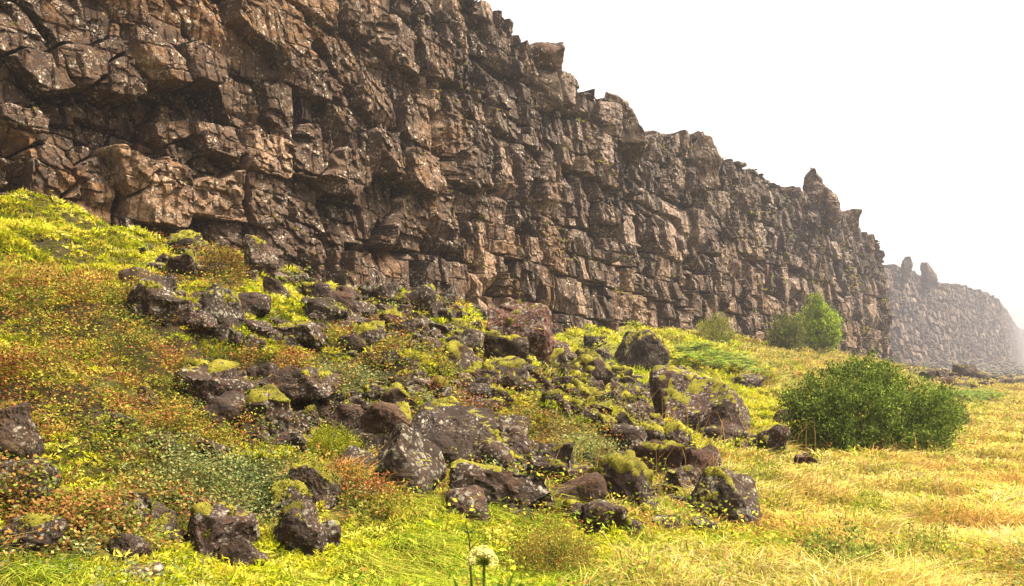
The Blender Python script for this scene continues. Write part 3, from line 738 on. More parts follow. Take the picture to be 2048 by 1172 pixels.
scatter_rocks([(260, 500), (520, 470), (760, 530), (1000, 590), (1000, 610), (740, 560), (520, 560), (300, 620)], 26, 18, 44,
              'broken dark rock lying along the foot of the cliff', 'broken rock with moss on top along the foot of the cliff', 'broken rocks along the cliff foot', 9, AV, .3, tone=(.3, .6))
scatter_rocks([(1850, 745), (1905, 740), (1990, 752), (2046, 752), (2046, 768), (1960, 772), (1880, 772)], 14, 18, 46,
              'grey fallen block in the scree at the foot of the misty distant cliff', 'grey fallen block with moss in the scree at the foot of the misty distant cliff', 'fallen blocks under the distant cliff', 10, [], 0.0, tone=(.5, .9), sub=3, mat=M_BARE, aspect=(.45, .7))

# loose stones too many to count between the boulders
def rubble(name, polys, n, label, smin, smax, seed):
    g = np.random.default_rng(seed); r_ = random.Random(seed)
    bank = [rock_shape(1, .85, .75, 900 + i, 2, None, 9, 1.3) for i in range(14)]
    V = []; F = []; Cc = []; o = 0
    for _ in range(n):
        poly = polys[r_.randrange(len(polys))]
        xs = [p[0] for p in poly]; ys = [p[1] for p in poly]
        while True:
            px, py = r_.uniform(min(xs), max(xs)), r_.uniform(min(ys), max(ys))
            if in_poly(px, py, poly): break
        P = at(px, py); sz = (smin + (smax - smin) * r_.random() ** 2.5) * P[1] / F_PX
        v, f = bank[r_.randrange(14)]
        th = r_.uniform(0, 6.28); c_, s_ = math.cos(th), math.sin(th)
        w = np.stack([v[:, 0] * c_ - v[:, 1] * s_, v[:, 0] * s_ + v[:, 1] * c_, v[:, 2]], 1) * sz + P + np.array([0, 0, .12 * sz])
        V.append(w); F.append(f + o); o += len(v)
        t = r_.random() ** 1.5; Cc.append(np.tile(np.array([[.03, .023, .02]]) * (1 - t) + np.array([[.13, .10, .08]]) * t, (len(v), 1)))
    tag(mesh_np(name, np.concatenate(V), [np.concatenate(F)], M_BOULD, np.concatenate(Cc)), kind='stuff', label=label)
STREAM = [(985, 715), (1080, 705), (1200, 715), (1330, 800), (1330, 850), (1420, 940), (1300, 930), (1200, 850), (1100, 800), (1000, 760)]
RIDGE = [(610, 600), (760, 555), (850, 535), (950, 560), (980, 640), (960, 720), (860, 700), (700, 690), (620, 680)]
rubble('loose_stones', [STREAM, STREAM, RIDGE, [(260, 500), (520, 480), (760, 535), (1000, 590), (1000, 620), (520, 570)], [(1090, 930), (1300, 900), (1420, 960), (1380, 1040), (1120, 1050)], [(370, 755), (520, 745), (720, 790), (770, 900), (640, 900), (380, 830)], [(700, 700), (960, 700), (1000, 860), (860, 830), (720, 780)], [(860, 830), (1080, 860), (1180, 950), (1100, 1040), (920, 1020)]], 2200,
       'loose small stones filling the gaps between the boulders', 8, 34, 51)
rubble('scree', [[(1800, 735), (1900, 712), (2046, 722), (2046, 758), (1860, 766)]] * 3 + [[(1850, 748), (1905, 742), (1990, 754), (2046, 754), (2046, 766), (1960, 770), (1880, 770)]], 900, 'grey scree at the foot of the misty distant cliff', 4, 14, 52)

scatter_rocks([(370, 755), (520, 745), (720, 790), (770, 900), (720, 960), (640, 900), (560, 880), (380, 830)], 20, 50, 116,
              'half-buried grey rock in the band between the red shrubs and the pointed boulder', 'half-buried mossy rock in the band between the red shrubs and the pointed boulder', 'half-buried rocks left of the pointed boulder', 11, AV, .35)
scatter_rocks([(250, 560), (400, 560), (600, 640), (640, 700), (470, 690), (300, 640)], 17, 40, 92,
              'dark lichened rock in the jumble below the left end of the cliff foot', 'dark rock with moss in the jumble below the left end of the cliff foot', 'rocks of the left jumble', 14, AV, .4, tone=(.1, .5))
scatter_rocks([(700, 700), (960, 700), (1000, 800), (1000, 860), (860, 830), (720, 780)], 17, 42, 92,
              'grey rock poking through the shrubs between the ridge and the hollow', 'mossy rock poking through the shrubs between the ridge and the hollow', 'rocks between ridge and hollow', 15, AV, .5)
scatter_rocks([(60, 1000), (300, 1040), (520, 1000), (660, 1040), (660, 1110), (300, 1110), (60, 1120)], 12, 46, 104,
              'half-buried dark rock among the leafy shrubs near the bottom left', 'half-buried mossy rock among the leafy shrubs near the bottom left', 'half-buried rocks at the bottom left', 12, AV, .35)
scatter_rocks([(860, 830), (1080, 860), (1180, 950), (1380, 960), (1380, 1030), (1100, 1040), (920, 1020)], 15, 54, 104,
              'dark boulder wedged into the front of the rock pile round the hollow', 'mossy boulder wedged into the front of the rock pile round the hollow', 'boulders wedged round the hollow', 13, AV, .3)
# rocks standing up from the rim of the wall
def perched(px0, px1, py0, py1, label, a_off=0.0, **kw):
    px, py = (px0 + px1) / 2, (py0 + py1) / 2
    dx, dz = ray(px, py)
    Y = (DCL + 1.1) / (-NY - NX * dx) if 'Y' not in kw else kw.pop('Y')
    k = Y / F_PX
    w, h = (px1 - px0) * k, (py1 - py0) * k
    h0 = h; h = h * 1.35
    return make_boulder('rim_rock', dx * Y, Y, dz * Y - 0.5 * (h - h0), w, w * 0.8, h, label=label, cat='rock', mat=M_CLIFF, moss=0, sub=5, **kw)
perched(1050, 1128, 84, 150, 'squared capstone resting on the rim of the cliff, upper of two stacked blocks', seed=41, tone=.9, rough=.75, facets=5)
perched(1046, 1128, 138, 205, 'broad block under the squared capstone on the cliff rim', seed=42, tone=.9, rough=.75, facets=5)
perched(1205, 1290, 188, 290, 'bulging grey buttress rock at the second step of the cliff rim', seed=64, tone=.9, rough=.75, facets=6)
perched(1355, 1436, 272, 360, 'flat-topped grey rock at the third step of the cliff rim', seed=44, tone=.9, rough=.75, facets=6)
perched(1604, 1676, 372, 448, 'massive lower body of the standing rock pinnacle on the cliff rim', seed=45, tone=1.1, rough=1.2, facets=14)
perched(1612, 1650, 330, 400, 'two-pronged tip of the standing rock pinnacle on the cliff rim', seed=46, tone=1.1, rough=1.5, planes=[(.75, 0, .66, .45), (-.9, 0, .4, .6)])
perched(1684, 1718, 420, 452, 'rounded small rock on the rim right of the standing pinnacle', seed=47, tone=1.1)
perched(1726, 1750, 470, 496, 'tiny rock on the descending end of the near rim', seed=48, tone=1.1)
perched(1804, 1822, 512, 552, 'slender chimney-like stone on the misty farther rim', seed=49, tone=1.0, Y=214, rough=.8, facets=6)
perched(1844, 1874, 522, 564, 'stubby stone on the misty farther rim, right of the slender one', seed=50, tone=1.0, Y=230, rough=.9, facets=6)

# ------------------------------------------------------------------ plants: leaf and blade builders
def rand_frames(n, up=0.6):
    nrm = rng.normal(size=(n, 3)); nrm[:, 2] = np.abs(nrm[:, 2]) + up; nrm /= np.linalg.norm(nrm, axis=1)[:, None]
    a = rng.normal(size=(n, 3)); a -= nrm * (a * nrm).sum(1)[:, None]; a /= np.linalg.norm(a, axis=1)[:, None]
    return a, np.cross(nrm, a)
def blades(P, hgt, lean, wid, cb, ct, droop=0.3):
    """P (n,3) roots; lean (n,2) sideways reach at the tip; curved 5-corner blades"""
    n = len(P)
    ang = rng.uniform(0, 2 * np.pi, n); sd = np.stack([np.cos(ang), np.sin(ang) * 0.6, 0 * ang], 1) * (wid / 2)[:, None]
    mid = P + np.concatenate([lean * 0.35, (hgt * 0.6)[:, None]], 1)
    tip = P + np.concatenate([lean, (hgt * (1 - droop))[:, None]], 1)
    V = np.empty((n, 5, 3)); V[:, 0] = P - sd; V[:, 1] = P + sd; V[:, 2] = mid + sd * 0.8; V[:, 3] = mid - sd * 0.8; V[:, 4] = tip
    i = np.arange(n)[:, None] * 5
    col = np.empty((n, 5, 3)); col[:, 0] = cb; col[:, 1] = cb; col[:, 2] = (cb + ct) / 2; col[:, 3] = (cb + ct) / 2; col[:, 4] = ct
    return V.reshape(-1, 3), [np.concatenate([i, i + 1, i + 2, i + 3], 1), np.concatenate([i + 3, i + 2, i + 4], 1)], col.reshape(-1, 3)

ZONES = {  # places read off the photograph: centre, radii, strength
 'red': [(150, 640, 190, 60, 1.2), (200, 760, 230, 70, 1.3), (420, 865, 120, 60, 1.3), (250, 880, 150, 60, .7), (470, 730, 110, 50, .8), (690, 700, 110, 70, .9), (440, 545, 60, 40, 1.2),
         (640, 1030, 110, 50, .6), (800, 1050, 90, 40, .8), (1130, 885, 110, 40, .8), (1110, 1085, 90, 50, 1.1), (1225, 628, 45, 14, 1.6), (560, 760, 80, 40, .6), (880, 770, 120, 50, .6), (60, 1010, 120, 60, .6), (60, 1090, 160, 60, 1.0), (300, 1080, 160, 40, .5)],
 'teal': [(470, 985, 130, 60, 1.1), (690, 760, 120, 60, .9), (1180, 905, 100, 50, 1.2), (710, 1015, 70, 40, .8), (600, 890, 70, 30, .4), (330, 950, 80, 40, .5), (250, 1090, 120, 40, .5), (1500, 960, 60, 40, .4)],
 'green': [(60, 470, 140, 90, 1.2), (230, 520, 130, 60, 1.2), (570, 620, 95, 50, 1.5), (500, 690, 110, 40, 1.3), (100, 930, 130, 70, 1.0), (700, 590, 60, 25, 1.3), (900, 660, 80, 30, 1.0),
           (1150, 650, 90, 40, 1.5), (1000, 780, 60, 40, .6), (640, 890, 80, 40, .8), (530, 905, 60, 40, .6), (1190, 700, 90, 40, 1.2), (1530, 850, 60, 60, .9), (20, 700, 80, 60, .5), (850, 720, 90, 30, .6), (1250, 740, 60, 40, .6)],
 'long': [(430, 1152, 260, 34, 1.3), (1000, 1165, 200, 20, .6), (700, 1120, 200, 55, 1.7), (760, 1160, 480, 60, 1.2), (970, 1030, 110, 40, 1.3), (1300, 1100, 260, 50, 1.3), (1360, 1010, 60, 30, 1.0), (1480, 950, 80, 50, .8), (640, 900, 50, 30, .6), (830, 1030, 60, 30, .6), (1540, 1110, 150, 60, .6)],
 'straw': [(1800, 1000, 330, 130, 1.2), (1980, 880, 170, 130, 1.6), (1600, 715, 130, 30, 1.3), (1400, 650, 100, 20, .8), (1640, 770, 130, 40, 1.0), (1560, 960, 100, 60, .7), (1300, 640, 90, 20, .6), (1950, 780, 120, 20, 1.5)],
 'rust': [(1620, 940, 90, 30, .9), (1560, 1010, 140, 60, .6), (1880, 850, 120, 40, .5), (1345, 1005, 35, 14, 1.2), (80, 560, 130, 40, .8), (1650, 690, 90, 16, 1.0), (1480, 640, 60, 12, .6), (180, 570, 60, 20, .8), (870, 1000, 50, 30, .9)],
}
ZONES['bare'] = [(1050, 720, 80, 40, 1.2), (1150, 770, 90, 50, 1.3), (1280, 850, 80, 60, 1.2), (1350, 920, 70, 50, 1.1), (1240, 960, 110, 50, 1.0), (860, 580, 110, 40, .9), (730, 640, 80, 40, .5), (950, 910, 120, 60, .8), (430, 650, 90, 60, .8), (480, 500, 120, 40, .9)]
KINDS = list(ZONES)
def zone_pick(x, y, z):
    px, py = proj(x, y, z)
    W = np.zeros((len(KINDS), len(x)))
    s, t = st_of(x, y)
    slope = sstep(17, 13, s); beyond = sstep(22, 27, t + 0.8 * s)
    base = {'red': .45 * slope * (1 - beyond), 'teal': .32 * slope * (1 - beyond) + .12 * (1 - slope), 'green': .42 * slope + .12 * slope + .25 * beyond + .50 * (1 - slope), 'long': .30, 'straw': (-.2 + .86 * sstep(950, 1400, px)) * (1 - slope) + .35 * beyond, 'rust': .10 + .13 * slope, 'bare': .12 * slope}
    for i, k in enumerate(KINDS):
        w = base[k]
        for (cx, cy, rx, ry, a) in ZONES[k]:
            w = w + a * np.exp(-((px - cx) / rx) ** 2 - ((py - cy) / ry) ** 2)
        W[i] = w + 0.75 * fb2(x / 0.8 + 31 * i, y / 0.8 - 17 * i, 400 + i, 3) + 0.22 * rng.normal(size=len(x))
    return W.argmax(0)

def sample_ground(n, y0, y1, a0=-0.95, a1=0.95):
    Y = np.exp(rng.uniform(math.log(y0), math.log(y1), n)); X = Y * rng.uniform(a0, a1, n)
    s, t = st_of(X, Y)
    ok = (s > 0.2) & ((t < 104) | (far_dist(X, Y) > 3))
    X, Y = X[ok], Y[ok]
    bl = np.zeros(len(X), bool)
    for (fx, fy, fr) in FOOT: bl |= ((X - fx) ** 2 + (Y - fy) ** 2) < (fr * 0.98) ** 2
    X, Y = X[~bl], Y[~bl]
    return X, Y, ground_z(X, Y)

X, Y, Z = sample_ground(345000, 3.0, 170.0)
K = zone_pick(X, Y, Z)
def sel(name): 
    m = K == KINDS.index(name); return X[m], Y[m], Z[m]
def lod(y, near): return np.maximum(near, y * 0.0019)

def shrub_cover(name, kind, label, pal, nleaf, mound):
    x, y, z = sel(kind)
    h = mound * np.clip(0.60 + 1.3 * fb2(x / 0.5, y / 0.5, 500, 3), 0.08, 1.15)          # little mounds with gaps between
    keep = rng.random(len(x)) < sstep(0.0, 0.35, h / mound)
    x, y, z, h = x[keep], y[keep], z[keep], h[keep]
    n = len(x) * nleaf
    sp = np.repeat(np.maximum(0.05, y * 0.006), nleaf)
    c = np.stack([np.repeat(x, nleaf) + rng.normal(size=n) * sp, np.repeat(y, nleaf) + rng.normal(size=n) * sp, np.repeat(z + h * rng.uniform(0.45, 1.0, len(x)), nleaf) + rng.normal(size=n) * sp * 0.45], 1)
    a, s = rand_frames(n, 0.7)
    L = np.repeat(np.maximum(0.024, y * 0.0030), nleaf) * rng.uniform(0.7, 1.4, n)
    pal = np.array(pal)
    # one sprig keeps to one colour, with the odd leaf of another
    pick = np.repeat(np.clip((fb2(x / 0.45, y / 0.45, 520 + len(pal), 3) * 1.2 + 0.5) * len(pal) + rng.normal(size=len(x)) * 0.9, 0, len(pal) - 1).astype(int), nleaf)
    odd = rng.random(n) < 0.25; pick[odd] = rng.integers(0, len(pal), odd.sum())
    col = pal[pick] * rng.uniform(0.55, 1.4, (n, 1))
    V, F, cc = quads_leaves(c, a, s, L, L * 0.72, col)
    return tag(mesh_np(name, V, [F], M_LEAF, cc), kind='stuff', label=label)

shrub_cover('reddening_dwarf_shrubs', 'red', 'low dwarf shrubs with red, rust and olive leaves covering the slope',
            [(0.17, 0.055, 0.026), (0.21, 0.085, 0.028), (0.24, 0.135, 0.03), (0.25, 0.20, 0.03), (0.17, 0.18, 0.022), (0.07, 0.08, 0.015), (0.12, 0.14, 0.02), (0.20, 0.10, 0.03)], 8, 0.34)
shrub_cover('green_dwarf_shrubs', 'teal', 'low dwarf willow with small grey-green leaves between the boulders',
            [(0.07, 0.09, 0.03), (0.13, 0.15, 0.05), (0.20, 0.21, 0.08), (0.24, 0.19, 0.06), (0.10, 0.12, 0.03)], 8, 0.28)

def grass_cover(name, kind, label, nb, h0, h1, pal_b, pal_t, width, reach, flow=(0.0, 0.0), droop=0.3, spread=0.06, extra=None):
    x, y, z = sel(kind) if extra is None else extra
    n = len(x) * nb
    sp = np.repeat(np.maximum(spread, y * 0.005), nb)
    P = np.stack([np.repeat(x, nb) + rng.normal(size=n) * sp, np.repeat(y, nb) + rng.normal(size=n) * sp, np.repeat(z, nb) - 0.02], 1)
    tuft = np.repeat(np.clip(0.6 + 1.1 * fb2(x / 0.7, y / 0.7, 610, 3), 0.25, 1.5), nb)
    H = tuft * rng.uniform(h0, h1, n)
    dirn = np.repeat(np.stack([fb2(x / 1.1, y / 1.1, 601, 2), fb2(x / 1.1, y / 1.1, 602, 2)], 1) * 0.9 + np.array(flow), nb, 0)
    ln = (dirn + rng.normal(size=(n, 2)) * 0.7) * (H * reach)[:, None]
    pb, pt = np.array(pal_b), np.array(pal_t)
    j = np.clip((np.repeat(fb2(x / 0.9, y / 0.9, 620 + len(pb), 3), nb) * 1.3 + 0.5) * len(pb) + rng.normal(size=n) * 0.8, 0, len(pb) - 1).astype(int)
    v = rng.uniform(0.6, 1.35, (n, 1))
    if kind == 'straw':          # washed-out, overexposed brightness put into the colour towards the middle of the valley
        v = v * (1 + 0.35 * np.repeat(sstep(16, 24, st_of(x, y)[0]), nb)[:, None])
    V, F, cc = blades(P, H, ln, np.repeat(lod(y, width), nb), pb[j] * v, pt[j] * v, droop)
    return tag(mesh_np(name, V, F, M_GRASS, cc), kind='stuff', label=label)

YG_B = [(0.07, 0.08, 0.006), (0.12, 0.12, 0.008), (0.17, 0.14, 0.010), (0.09, 0.11, 0.006)]
YG_T = [(0.20, 0.24, 0.010), (0.34, 0.32, 0.012), (0.42, 0.35, 0.02), (0.27, 0.30, 0.012)]
grass_cover('green_herbs', 'green', 'bright yellow-green grass and moss on the upper slope', 7, 0.06, 0.15, YG_B, YG_T, 0.010, 0.8, (0.3, -0.3))
grass_cover('long_grass', 'long', 'long combed yellow-green grass along the bottom of the slope', 8, 0.12, 0.28, YG_B, [(0.33, 0.40, 0.03), (0.40, 0.42, 0.04), (0.45, 0.42, 0.07), (0.30, 0.38, 0.03)], 0.007, 1.0, (0.5, -0.2), 0.45)
grass_cover('straw_grass', 'straw', 'pale gold meadow grass on the valley floor', 8, 0.12, 0.46,
            [(0.22, 0.18, 0.03), (0.20, 0.20, 0.03), (0.30, 0.22, 0.05), (0.16, 0.19, 0.02), (0.25, 0.15, 0.04)], [(0.58, 0.42, 0.13), (0.46, 0.42, 0.06), (0.64, 0.50, 0.24), (0.36, 0.38, 0.05), (0.54, 0.36, 0.09)], 0.006, 0.8, (0.2, 0.0), 0.3)
grass_cover('rust_grass', 'rust', 'rust and orange withered grass in drifts', 7, 0.12, 0.34,
            [(0.22, 0.12, 0.03), (0.26, 0.13, 0.03), (0.20, 0.15, 0.03)], [(0.42, 0.22, 0.06), (0.48, 0.25, 0.06), (0.45, 0.32, 0.09)], 0.006, 0.7, (0.3, 0.0), 0.25)

# dead leaves, stalks and moss scraps on the soil of the slope
lx, ly, lz = sample_ground(120000, 3.2, 60.0)
kl = st_of(lx, ly)[0] < 16.5; lx, ly, lz = lx[kl], ly[kl], lz[kl]; nl = len(lx)
a_, s_1 = rand_frames(nl, 1.0); L = np.maximum(0.03, ly * 0.0038) * rng.uniform(.6, 1.5, nl)
lp = np.array([(0.12, 0.055, 0.02), (0.17, 0.11, 0.03), (0.15, 0.15, 0.02), (0.07, 0.06, 0.015), (0.19, 0.19, 0.018), (0.05, 0.035, 0.015)])
V, F, c = quads_leaves(np.stack([lx, ly, lz + 0.02 + L * .25], 1), a_, s_1, L, L * .5, lp[rng.integers(0, 6, nl)] * rng.uniform(.6, 1.3, (nl, 1)))
tag(mesh_np('plant_litter', V, [F], M_LEAF, c), kind='stuff', label='withered leaves and moss scraps on the soil between the shrubs')
# broad-leaved weeds in the meadow
wx, wy, wz_ = sample_ground(5200, 4.0, 40.0)
kw_ = (st_of(wx, wy)[0] > 15.0) & (fb2(wx / 1.2, wy / 1.2, 650, 3) > 0.0); wx, wy, wz_ = wx[kw_], wy[kw_], wz_[kw_]; nw = len(wx); nb = 14
sp = np.repeat(np.maximum(.09, wy * .008), nb)
P = np.repeat(np.stack([wx, wy, wz_ + .2], 1), nb, 0) + rng.normal(size=(nw * nb, 3)) * sp[:, None] * np.array([1, 1, .6])
a_, s_1 = rand_frames(nw * nb, .7); L = np.repeat(np.maximum(.04, wy * .0042), nb) * rng.uniform(.6, 1.4, nw * nb)
wp = np.array([(0.18, 0.25, 0.02), (0.27, 0.31, 0.03), (0.10, 0.15, 0.015), (0.36, 0.33, 0.03), (0.34, 0.20, 0.04)])
V, F, c = quads_leaves(P, a_, s_1, L, L * .55, np.repeat(wp[rng.integers(0, 5, nw)], nb, 0) * rng.uniform(.6, 1.3, (nw * nb, 1)))
tag(mesh_np('meadow_weeds', V, [F], M_LEAF, c), kind='stuff', label='broad leaved green and yellow weeds among the straw grass')

# tall thin flowering stems in the meadow
g1 = sample_ground(7000, 4.0, 60.0)
s_, t_ = st_of(g1[0], g1[1])
k1 = (s_ > 14.0) & (proj(*g1)[0] > 1050 + 300 * rng.random(len(g1[0]))) & (fb2(g1[0] / 1.5, g1[1] / 1.5, 640, 3) > -0.02)
g1 = tuple(v[k1] for v in g1)
n1 = len(g1[0]); hh = rng.uniform(0.35, 0.75, n1)
Vb, Fb, Cb = blades(np.stack([g1[0], g1[1], g1[2]], 1), hh, rng.normal(size=(n1, 2)) * 0.2 + np.array([0.08, 0]), np.maximum(0.004, g1[1] * 0.0008), np.tile([[0.30, 0.17, 0.05]], (n1, 1)), np.tile([[0.52, 0.30, 0.10]], (n1, 1)), 0.03)
tips = Vb.reshape(-1, 5, 3)[:, 4]
m = 6; a_, sd_ = rand_frames(n1 * m, 0.1)
cen = np.repeat(tips, m, 0) + rng.normal(size=(n1 * m, 3)) * np.repeat(np.maximum(0.012, g1[1] * 0.0012), m)[:, None] * np.array([1, 1, 2.5])
Lh = np.repeat(np.maximum(0.012, g1[1] * 0.0012), m)
Vh, Fh, Ch = quads_leaves(cen, a_, sd_, Lh, Lh * 0.5, np.tile([[0.40, 0.20, 0.08]], (n1 * m, 1)) * rng.uniform(.5, 1.3, (n1 * m, 1)))
tag(mesh_np('flowering_grass_stems', np.concatenate([Vb, Vh]), Fb + [Fh + len(Vb)], M_GRASS, np.concatenate([Cb, Ch])), kind='stuff', label='thin orange seed stems standing above the meadow')

# moss and tufts on the ledges of the wall
du = np.diff(NEAR_P, axis=0)[:, :-1]; dv = np.diff(NEAR_P, axis=1)[:-1]
nn = np.cross(du, dv); nn /= np.maximum(np.linalg.norm(nn, axis=2), 1e-9)[..., None]
nz_ = np.abs(nn[..., 2])
pp = NEAR_P[:-1, :-1]
gz_ = ground_z(pp[..., 0], pp[..., 1])
ok = (nz_ > 0.72) & (pp[..., 2] > gz_ + 0.1) & (pp[..., 1] > 5)
prob = sstep(0.0, 0.5, fb2(pp[..., 0] / 1.5, pp[..., 2] / 1.0 + pp[..., 1], 660, 3)) * 0.05 * (0.35 + sstep(20, 45, pp[..., 1]))
ok &= rng.random(ok.shape) < prob
q = pp[ok]
nb = 9
tuft_pal = np.array([(0.25, 0.24, 0.02), (0.20, 0.22, 0.02), (0.30, 0.24, 0.03), (0.22, 0.12, 0.03)])
nq = len(q) * nb
sp = np.repeat(np.maximum(0.05, q[:, 1] * 0.0022), nb)
P = np.repeat(q, nb, 0) + rng.normal(size=(nq, 3)) * sp[:, None] * np.array([1, 1, 0.25])
a_, s_2 = rand_frames(nq, 1.2)
L = np.repeat(np.maximum(0.05, q[:, 1] * 0.0022), nb) * rng.uniform(.6, 1.4, nq)
V, F, c = quads_leaves(P + np.array([0, 0, 0.015]), a_, s_2, L, L * .6, np.repeat(tuft_pal[rng.integers(0, 4, len(q))], nb, 0) * rng.uniform(.6, 1.2, (nq, 1)))
tag(mesh_np('ledge_moss', V, [F], M_LEAF, c), kind='stuff', label='yellow-green moss tufts on the ledges of the rock wall')

# ------------------------------------------------------------------ shrubs and trees
def tube(pts, r0, r1, sides=5):
    pts = np.asarray(pts, float); n = len(pts); V = []; 
    for i, p in enumerate(pts):
        d = pts[min(i + 1, n - 1)] - pts[max(i - 1, 0)]; d = d / max(np.linalg.norm(d), 1e-9)
        a = np.cross(d, [0.3, 1, 0.1]); a /= np.linalg.norm(a); b = np.cross(d, a)
        r = r0 + (r1 - r0) * i / (n - 1)
        for k in range(sides):
            th = 2 * math.pi * k / sides; V.append(p + (a * math.cos(th) + b * math.sin(th)) * r)
    F = [[i * sides + k, i * sides + (k + 1) % sides, (i + 1) * sides + (k + 1) % sides, (i + 1) * sides + k] for i in range(n - 1) for k in range(sides)]
    return np.array(V), np.array(F)
def join(parts):
    V = []; F = []; o = 0
    for v, f in parts: V.append(v); F.append(f + o); o += len(v)
    return np.concatenate(V), np.concatenate(F)

def bush(name, base, w, h, label, cat, seed, nclump, nleaf, leaf, pal, clump_r, low=0.12, stems=24, depth=0.8, trunk=0.0, lobes=None, density=1.0, stemcol=(0.10, 0.075, 0.05), stemr=0.018):
    g = np.random.default_rng(seed)
    root = thing(name, tuple(base), label, cat)
    cl = []
    while len(cl) < nclump:
        u = g.uniform(-1, 1, 3); u[2] = g.uniform(0, 1)
        rr = math.sqrt(u[0] ** 2 + u[1] ** 2 + ((u[2] - low) / (1 - low)) ** 2 if u[2] > low else u[0] ** 2 + u[1] ** 2 + ((low - u[2]) * 1.6) ** 2)
        edge = 0.88 + 0.26 * float(vn3(np.array([u[0] * 2.2 + seed]), np.array([u[1] * 2.2]), np.array([u[2] * 2.6]), seed)[0])
        if lobes is not None:
            rr = min(math.sqrt(((u[0] - a) / r1) ** 2 + (u[1] / r1) ** 2 + ((u[2] - b) / r2) ** 2) for a, b, r1, r2 in lobes); edge = 1.0
        if rr > edge or (rr < 0.45 * edge and g.random() < 0.75): continue
        cl.append((u[0] * w / 2, u[1] * w / 2 * depth, u[2] * h))
    cl = np.array(cl)
    tn = g.uniform(0.5, 1.5, len(cl))
    n = len(cl) * nleaf
    tw = cl.copy(); tw[:, 2] += 0.15 * h; out = tw / np.maximum(np.linalg.norm(tw * np.array([1, 1, .7]), axis=1), 1e-6)[:, None]; out[:, 2] += 0.3; out /= np.linalg.norm(out, axis=1)[:, None]
    # leaves sit along little twigs that point out and up
    al = g.uniform(-1, 1, n)
    ctr = np.repeat(cl, nleaf, 0) + np.repeat(out, nleaf, 0) * (al * clump_r * 0.75)[:, None] + g.normal(size=(n, 3)) * clump_r * 0.55 * (1.1 - 0.45 * al)[:, None]
    ax = np.repeat(out, nleaf, 0) + g.normal(size=(n, 3)) * 0.95; ax /= np.linalg.norm(ax, axis=1)[:, None]
    sd = np.cross(ax, g.normal(size=(n, 3))); sd /= np.linalg.norm(sd, axis=1)[:, None]
    L = leaf * g.uniform(0.7, 1.3, n)
    pal = np.array(pal)
    col = pal[g.integers(0, len(pal), n)] * (np.repeat(tn, nleaf) * g.uniform(0.7, 1.3, n))[:, None]
    V, F, cc = quads_leaves(ctr, ax, sd, L, L * 0.42, col)
    mesh_np('crown', V, [F], M_WILLOW, cc, parent=root)
    tb = []
    for i in range(stems):
        e = cl[g.integers(0, len(cl))]
        b = np.array([e[0] * 0.18, e[1] * 0.18, -0.1])
        md = np.array([e[0] * 0.5, e[1] * 0.5, e[2] * 0.55]) + g.normal(size=3) * 0.06 * w / 3
        if trunk: b = np.array([0, 0, -0.1]); md = np.array([e[0] * .25, e[1] * .25, max(trunk, e[2] * .55)])
        tb.append(tube([b, b * .3 + md * .7 + g.normal(size=3) * .02 * w / 3, md, (md + e) / 2 + g.normal(size=3) * .05 * w / 3, e], stemr, stemr * 0.25))
    v, f = join(tb)
    mesh_np('stem' if not trunk else 'trunk', v, [f], M_BARK, np.tile([stemcol], (len(v), 1)) * g.uniform(.8, 1.2, (len(v), 1)), parent=root)
    return root

P = at(1730, 910)
kW = P[1] / F_PX
bush('willow_bush', P - np.array([0, 0, 0.08]), 384 * kW, 216 * kW, 'big rounded dark green willow bush at the edge of the straw meadow', 'bush', 3, 700, 84, 0.058,
     [(0.065, 0.10, 0.012), (0.085, 0.12, 0.016), (0.045, 0.075, 0.010), (0.12, 0.16, 0.028), (0.18, 0.22, 0.045)], 0.125, stems=70, low=.32)
P2 = at(1895, 862)
bush('willow_bush', P2, 80 * P2[1] / F_PX, 66 * P2[1] / F_PX, 'low side shoot of willow at the right foot of the big bush', 'bush', 4, 60, 60, 0.06,
     [(0.07, 0.11, 0.03), (0.09, 0.12, 0.03), (0.12, 0.14, 0.04)], 0.14, stems=14)
P = at(1572, 704); k = P[1] / F_PX
bush('willow_shrub', P, 84 * k, 84 * k, 'olive round shrub in front of the bright birch near the cliff foot', 'shrub', 5, 150, 46, 0.15, [(0.10, 0.12, 0.025), (0.15, 0.14, 0.03), (0.07, 0.085, 0.02)], 0.34, low=.25, stems=40, stemr=.02)
P = at(1434, 690); k = P[1] / F_PX
bush('willow_shrub', P, 88 * k, 66 * k, 'thin yellow-green shrub with bare twigs, left of the two by the cliff', 'shrub', 6, 150, 46, 0.08, [(0.15, 0.17, 0.02), (0.19, 0.19, 0.03), (0.12, 0.12, 0.03)], 0.26, low=.2, stems=60, stemr=.012)
P = at(1632, 706); k = P[1] / F_PX
bush('birch_tree', P, 98 * k, 112 * k, 'small bright green birch standing against the dark rock wall', 'tree', 7, 150, 60, 0.18, [(0.17, 0.25, 0.015), (0.22, 0.29, 0.02), (0.13, 0.19, 0.012), (0.30, 0.34, 0.03)], 0.28, stems=26, trunk=0.6, stemr=.05,
     lobes=[(0, .78, .42, .24), (-.4, .5, .5, .2), (.35, .48, .6, .28), (.45, .25, .5, .22), (-.1, .32, .4, .22)])

